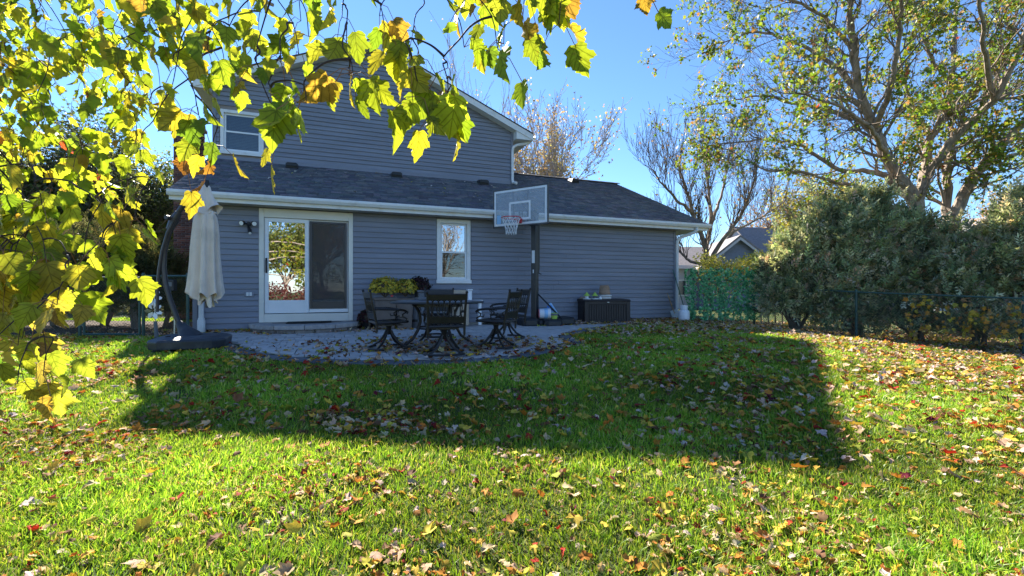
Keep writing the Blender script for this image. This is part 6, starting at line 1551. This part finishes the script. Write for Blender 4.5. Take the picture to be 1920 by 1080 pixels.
# ------------------------------------------------------------------ grass
PAT_A = np.array(PATIO)
def in_house(x, y):
    u, v = WH(x, y); return (v > -.05) & (u > -.1) & (u < UR + .1)
BASEPOLY = [tuple((yawm(ry) @ Vector((sx * .5, sy * .5, 0)) + Vector((UX, UY, 0)))[:2]) for sx, sy in ((-1, -1), (1, -1), (1, 1), (-1, 1))]
def bare(x, y):
    """0..1: worn patches with thatch and leaf litter"""
    return sm((np.sin(x * 1.7 + 2 * np.sin(y * 1.1)) * np.sin(y * 2.1 + 1.4 * np.sin(x * .9)) + .5 * np.sin(x * 5.1 + y * 3.3) * np.sin(y * 4.7 - x * 2) - .55) / .6)
def grass():
    rs = np.random.RandomState(3); xs, ys = [], []
    for y0, y1, dens in ((1.5, 2.2, 6500), (2.2, 3.4, 7500), (3.4, 5, 5000), (5, 7, 3200), (7, 10, 1900), (10, 15, 900)):
        n = int((y1 - y0) * 2.6 * ((y0 + y1) / 2 + .35) * dens); y = rs.uniform(y0, y1, n); x = rs.uniform(-1, 1, n) * 1.3 * (y + .4); xs.append(x); ys.append(y)
    x = np.concatenate(xs); y = np.concatenate(ys)
    # tufts: pull blades towards random tuft centres
    k = ~inpoly(x, y, PATIO) & ~in_house(x, y) & ~inpoly(x, y, BASEPOLY) & ~inpoly(x, y, strip)
    k &= ~((x > 5.3) & (y > 12.9)); k &= rs.uniform(size=len(x)) > .6 * bare(x, y)
    fx = 7.1 + (13.45 - y) * .45; k &= rs.uniform(size=len(x)) > sm((x - fx + 1.2) / 1.5) * .9
    k &= ~inpoly(x, y, left_bed)
    x, y = x[k], y[k]; n = len(x)
    cell = .09; cx = np.floor(x / cell + rs.uniform(-.5, .5, n)) ; cy = np.floor(y / cell + rs.uniform(-.5, .5, n)); hsh = np.modf(np.sin(cx * 12.9898 + cy * 78.233) * 43758.5453)[0]; hs2 = np.modf(np.sin(cx * 39.346 + cy * 11.135) * 24634.634)[0]
    az = 2 * math.pi * hsh * 1.0 + rs.normal(0, 1.0, n); lean = np.abs(rs.normal(.55, .35, n))
    patch = .5 + .5 * np.sin(x * 1.3 + 1.7 * np.sin(y * .8)) * np.sin(y * 1.9 + x * .6)
    h = rs.uniform(.024, .064, n) * (.8 + .5 * np.abs(hs2)) * (.75 + .5 * patch); wd = rs.uniform(.0022, .0042, n) * np.clip(y / 3.5, 1, 2.6)
    dx, dy = np.cos(az), np.sin(az); sx, sy = -dy, dx; tw_ = rs.uniform(0, 6.28, n); sx, sy = np.cos(tw_), np.sin(tw_)
    z = g(x, y)
    def pt(f, wf, bend):
        return np.stack([x + dx * h * lean * bend + sx * wd * wf, y + dy * h * lean * bend + sy * wd * wf, z + h * f * (1 - .25 * lean * f) - .004], 1)
    V_ = np.stack([pt(0, -1, 0), pt(0, 1, 0), pt(.55, -.85, .35), pt(.55, .85, .35), pt(1.0, 0, 1.0)], 1)
    c = pick([(.165, .31, .03), (.22, .37, .04), (.29, .42, .055), (.10, .20, .022), (.45, .40, .20), (.38, .46, .07)], n, (6, 6, 4, 4.5, 2.0, 2), .2, rs) * (.62 + .76 * patch)[:, None] * np.stack([1.12 - .3 * hs2 ** 2 * .6 - .10 * patch, np.ones(n), np.ones(n)], 1)
    o = (np.arange(n) * 5)[:, None, None]; T_ = (np.array([[0, 1, 3], [0, 3, 2], [2, 3, 4]])[None] + o).reshape(-1, 3)
    c5 = np.repeat(c[:, None, :], 5, axis=1); c5[:, 2:4] *= np.array([1.08, 1.03, 1.0]); c5[:, 4] *= np.array([1.35, 1.12, 1.15])
    fast_mesh('grass', V_.reshape(-1, 3), T_, M['grass'], None, np.clip(c5, 0, .9).reshape(-1, 3), kind='stuff', label='thick green lawn grass', category='grass')
grass()

# ------------------------------------------------------------------ fallen leaves
def fallen():
    rs = np.random.RandomState(9)
    PALS = [('pale tan', (.58, .42, .25)), ('pinkish white', (.62, .47, .38)), ('yellow', (.58, .42, .06)), ('orange', (.52, .22, .04)), ('red', (.38, .035, .02)), ('brown', (.20, .10, .05)), ('yellow green', (.36, .38, .05)), ('dark red', (.14, .02, .03))]
    P_, Z_, K_, S_ = [], [], [], []
    def strew(n, fx, z0, size, wts, cond=None):
        x, y = fx(n); k = np.ones(len(x), bool) if cond is None else cond(x, y); x, y = x[k], y[k]
        P_.append(np.stack([x, y], 1)); Z_.append(g(x, y) + z0 + np.abs(rs.normal(0, .012, len(x)))); K_.append(rs.choice(8, len(x), p=np.array(wts) / sum(wts))); S_.append(rs.uniform(.6, 1.2, len(x)) * size)
    lawnok = lambda x, y: ~inpoly(x, y, PATIO) & ~in_house(x, y) & ~inpoly(x, y, BASEPOLY)
    def fan(d0, d1, x0=None, x1=None, pw=1.0):
        def f(n):
            y = d0 + (d1 - d0) * rs.uniform(size=n) ** pw; w_ = 1.25 * (y + .4); x = rs.uniform(-1, 1, n) * w_ if x0 is None else rs.uniform(x0, x1, n); return x, y
        return f
    WT = (4.5, 1.2, 4.2, 3.6, 1.2, 2.8, 1.8, .5)
    def clump(x, y): return lawnok(x, y) & (rs.uniform(size=len(x)) < np.clip(.28 + .9 * np.sin(x * 2.3 + 1.8 * np.sin(y * 1.6 + .5)) * np.sin(y * 2.9 + 1.2 * np.sin(x * 1.4)),   .12, 1))
    strew(500, fan(1.6, 4.2), .022, .075, WT, lawnok); strew(4600, fan(1.6, 4.6), .016, .052, WT, clump); strew(9500, fan(1.4, 4.4), .015, .034, (4, 1.2, 3.5, 4.5, 1.8, 4, 1, 1), clump); strew(1100, fan(3.8, 8.5), .03, .085, WT, lawnok); strew(7500, fan(3.8, 9), .026, .075, WT, clump)
    pat_c = lambda x, y: lawnok(x, y) & (rs.uniform(size=len(x)) < .85 * bare(x, y)); strew(2600, fan(1.5, 5), .012, .05, (5, 4, 1, 1, .4, 4, .5, .4), pat_c)
    # thick on the right
    rt = lambda x, y: lawnok(x, y) & (rs.uniform(size=len(x)) < np.clip((x - .28 * y + 1.2) / 4.0, .04, 1) * np.clip((y - 2.0) / 3, .15, 1))
    strew(18000, fan(3, 14.2, 0, 13), .024, .085, (7, 3.5, 4, 3.2, .5, 3, 1.6, .2), lambda x, y: rt(x, y) & (rs.uniform(size=len(x)) < np.clip(.62 + .6 * np.sin(x * 2.6 + 2 * np.sin(y * 1.9)) * np.sin(y * 2.4 + x), .15, 1)))
    strew(1400, fan(9.5, 13.6, 1.4, 7.2), .03, .09, (7, 5, 2.5, 2, .3, 3, 1.6, .2), lambda x, y: lawnok(x, y))
    # drift along the house wall and the step, under the table, around the hoop base
    def along(u0, u1, v0, v1):
        def f(n):
            u = rs.uniform(u0, u1, n); v = v1 - (v1 - v0) * rs.uniform(size=n) ** 1.8; return AX + u * CU - v * SU, AY + u * SU + v * CU
        return f
    strew(1300, along(7.6, UR + .6, -1.25, -.03), .035, .085, (7, 4, 2.5, 1.5, .2, 4, 1.2, .1)); strew(160, along(3.3, 4.6, -1.1, -.05), .03, .08, (5, 3, 2, 2, .3, 4, 1, .1))
    strew(60, along(.3, 1.2, -.5, -.05), .03, .08, WT); strew(90, along(1.2, 3.4, -1.15, -.75), .03, .08, (5, 3, 3, 2, .3, 4, 1, .1))
    def about(cx, cy, s, sy=None): return lambda n: (rs.normal(cx, s, n), rs.normal(cy, sy or s, n))
    inpat = lambda x, y: inpoly(x, y, PATIO) & ~in_house(x, y)
    strew(330, about(TX + .3, TY - .2, 1.0, .55), .028, .085, (5, 3, 3, 1.5, .2, 6, 1, .5), inpat); strew(320, about(.3, 7.6, 1.2, .7), .028, .085, (5, 4, 2, 1.5, .2, 5, 1, .3), inpat); strew(190, about(-2.6, 7.6, 1.1, .8), .028, .085, (5, 4, 3, 1.5, .2, 5, 1.6, .3), inpat)
    strew(260, lambda n: tuple((lambda q: (q[:, 0] + rs.normal(0, .10, n), q[:, 1] + rs.normal(.05, .10, n)))(ed[rs.randint(0, len(ed), n)])), .03, .085, WT)
    for cx, cy in ((-2.9, 7.15), (-2.1, 7.3), (-2.5, 8.3)): strew(24, about(cx, cy, .13, .06), .03, .07, (1, 1, 6, 0, 0, 3, 5, 0), inpat)
    # a few on the roof and under the left trees
    strew(260, fan(8.6, 10.5, -9.5, -6.3), .02, .08, (5, 4, 2, 1, .3, 6, 1, .2)); strew(1500, fan(9, 20, 7.5, 16), .02, .1, (6, 4, 2, 1.5, .2, 4, 1, .1))
    Pp = np.concatenate(P_); Zz = np.concatenate(Z_); Kk = np.concatenate(K_); Ss = np.concatenate(S_)
    k = Pp[:, 1] > 1.2; Pp, Zz, Kk, Ss = Pp[k], Zz[k], Kk[k], Ss[k]
    n = len(Pp); pos = np.column_stack([Pp, Zz])
    base = np.array([p[1] for p in PALS])[Kk]; col = np.clip(base * rs.uniform(.7, 1.2, (n, 1)) * (1 + rs.uniform(-.12, .12, (n, 3))), .004, .8)
    az = rs.uniform(0, 6.28, n); yd = np.stack([np.cos(az), np.sin(az), rs.normal(0, .25, n)], 1); nr = np.stack([rs.normal(0, .38, n), rs.normal(0, .38, n), np.ones(n)], 1)
    Rm = frames(yd, nr); sc = np.stack([Ss * rs.uniform(.6, 1.0, n), Ss, Ss * rs.uniform(.6, 1.5, n)], 1)
    px = np.abs(Pp[:, 0] / Pp[:, 1]); show = Ss / Pp[:, 1] * (px < 1.1); show[Pp[:, 1] * .0 + (HC - Zz) / Pp[:, 1] > .62] = 0
    order = np.argsort(-show); near = order[:300]; far = order[300:]
    protos = []
    for v, tr_ in LS:
        me = bpy.data.meshes.new('fallen_leaf'); me.from_pydata([tuple(p) for p in v], [], [tuple(int(i) for i in f) for f in tr_]); me.materials.append(M['dryobj']); me.polygons.foreach_set('use_smooth', [True] * len(me.polygons)); protos.append(me)
    for i in near:
        o = bpy.data.objects.new('fallen_leaf', protos[rs.randint(len(protos))]); COL.objects.link(o); f = Rm[i]
        o.matrix_world = Matrix.Translation(Vector([float(q) for q in pos[i]])) @ Matrix([[float(q) for q in f[r]] for r in range(3)]).to_4x4() @ Matrix.Diagonal((*[float(q) for q in sc[i]], 1))
        o.color = (*[float(q) for q in col[i]], 1)
        X_, Y_ = float(Pp[i, 0]), float(Pp[i, 1]); q_ = X_ / Y_
        zone = 'far left' if q_ < -.75 else 'left' if q_ < -.4 else 'left of the middle' if q_ < -.12 else 'in the middle' if q_ < .15 else 'right of the middle' if q_ < .45 else 'right' if q_ < .8 else 'far right'
        row = 'along the bottom edge' if Y_ < 2.5 else 'in the nearest grass' if Y_ < 3.0 else 'in the near grass' if Y_ < 3.7 else 'near the house shade'
        size_ = 'small' if Ss[i] < .062 else 'large' if Ss[i] > .085 else 'mid sized'
        tag(o, f'{size_} {PALS[Kk[i]][0]} fallen leaf {row}, {zone}', 'leaf', f'{PALS[Kk[i]][0]} fallen leaves on the near lawn')
    V_, T_, C_ = scatter(LS, pos[far], Rm[far], sc[far], col[far], rs)
    fast_mesh('fallen_leaves', V_, T_, M['dry'], None, C_, smooth=True, kind='stuff', label='fallen autumn leaves strewn over lawn and patio', category='leaves')
    # loose leaves on the low roof
    n = 46; u = rs.uniform(.5, 9, n); v = rs.uniform(.3, 2.6, n)
    pos = np.stack([AX + u * CU - v * SU, AY + u * SU + v * CU, ZE + PITCH * (v - VE) + .022], 1); az = rs.uniform(0, 6.28, n)
    V_, T_, C_ = scatter(LS, pos, frames(np.stack([np.cos(az), np.sin(az), 0 * az], 1), np.stack([.2 + 0 * az, -.4 + 0 * az, 1 + 0 * az], 1)), rs.uniform(.05, .09, n), pick([(.55, .5, .45), (.5, .45, .1)], n, (3, 1), .2, rs), rs)
    fast_mesh('roof_leaves', V_, T_, M['dry'], None, C_, kind='stuff', label='loose pale leaves scattered on the low roof', category='leaves')
fallen()
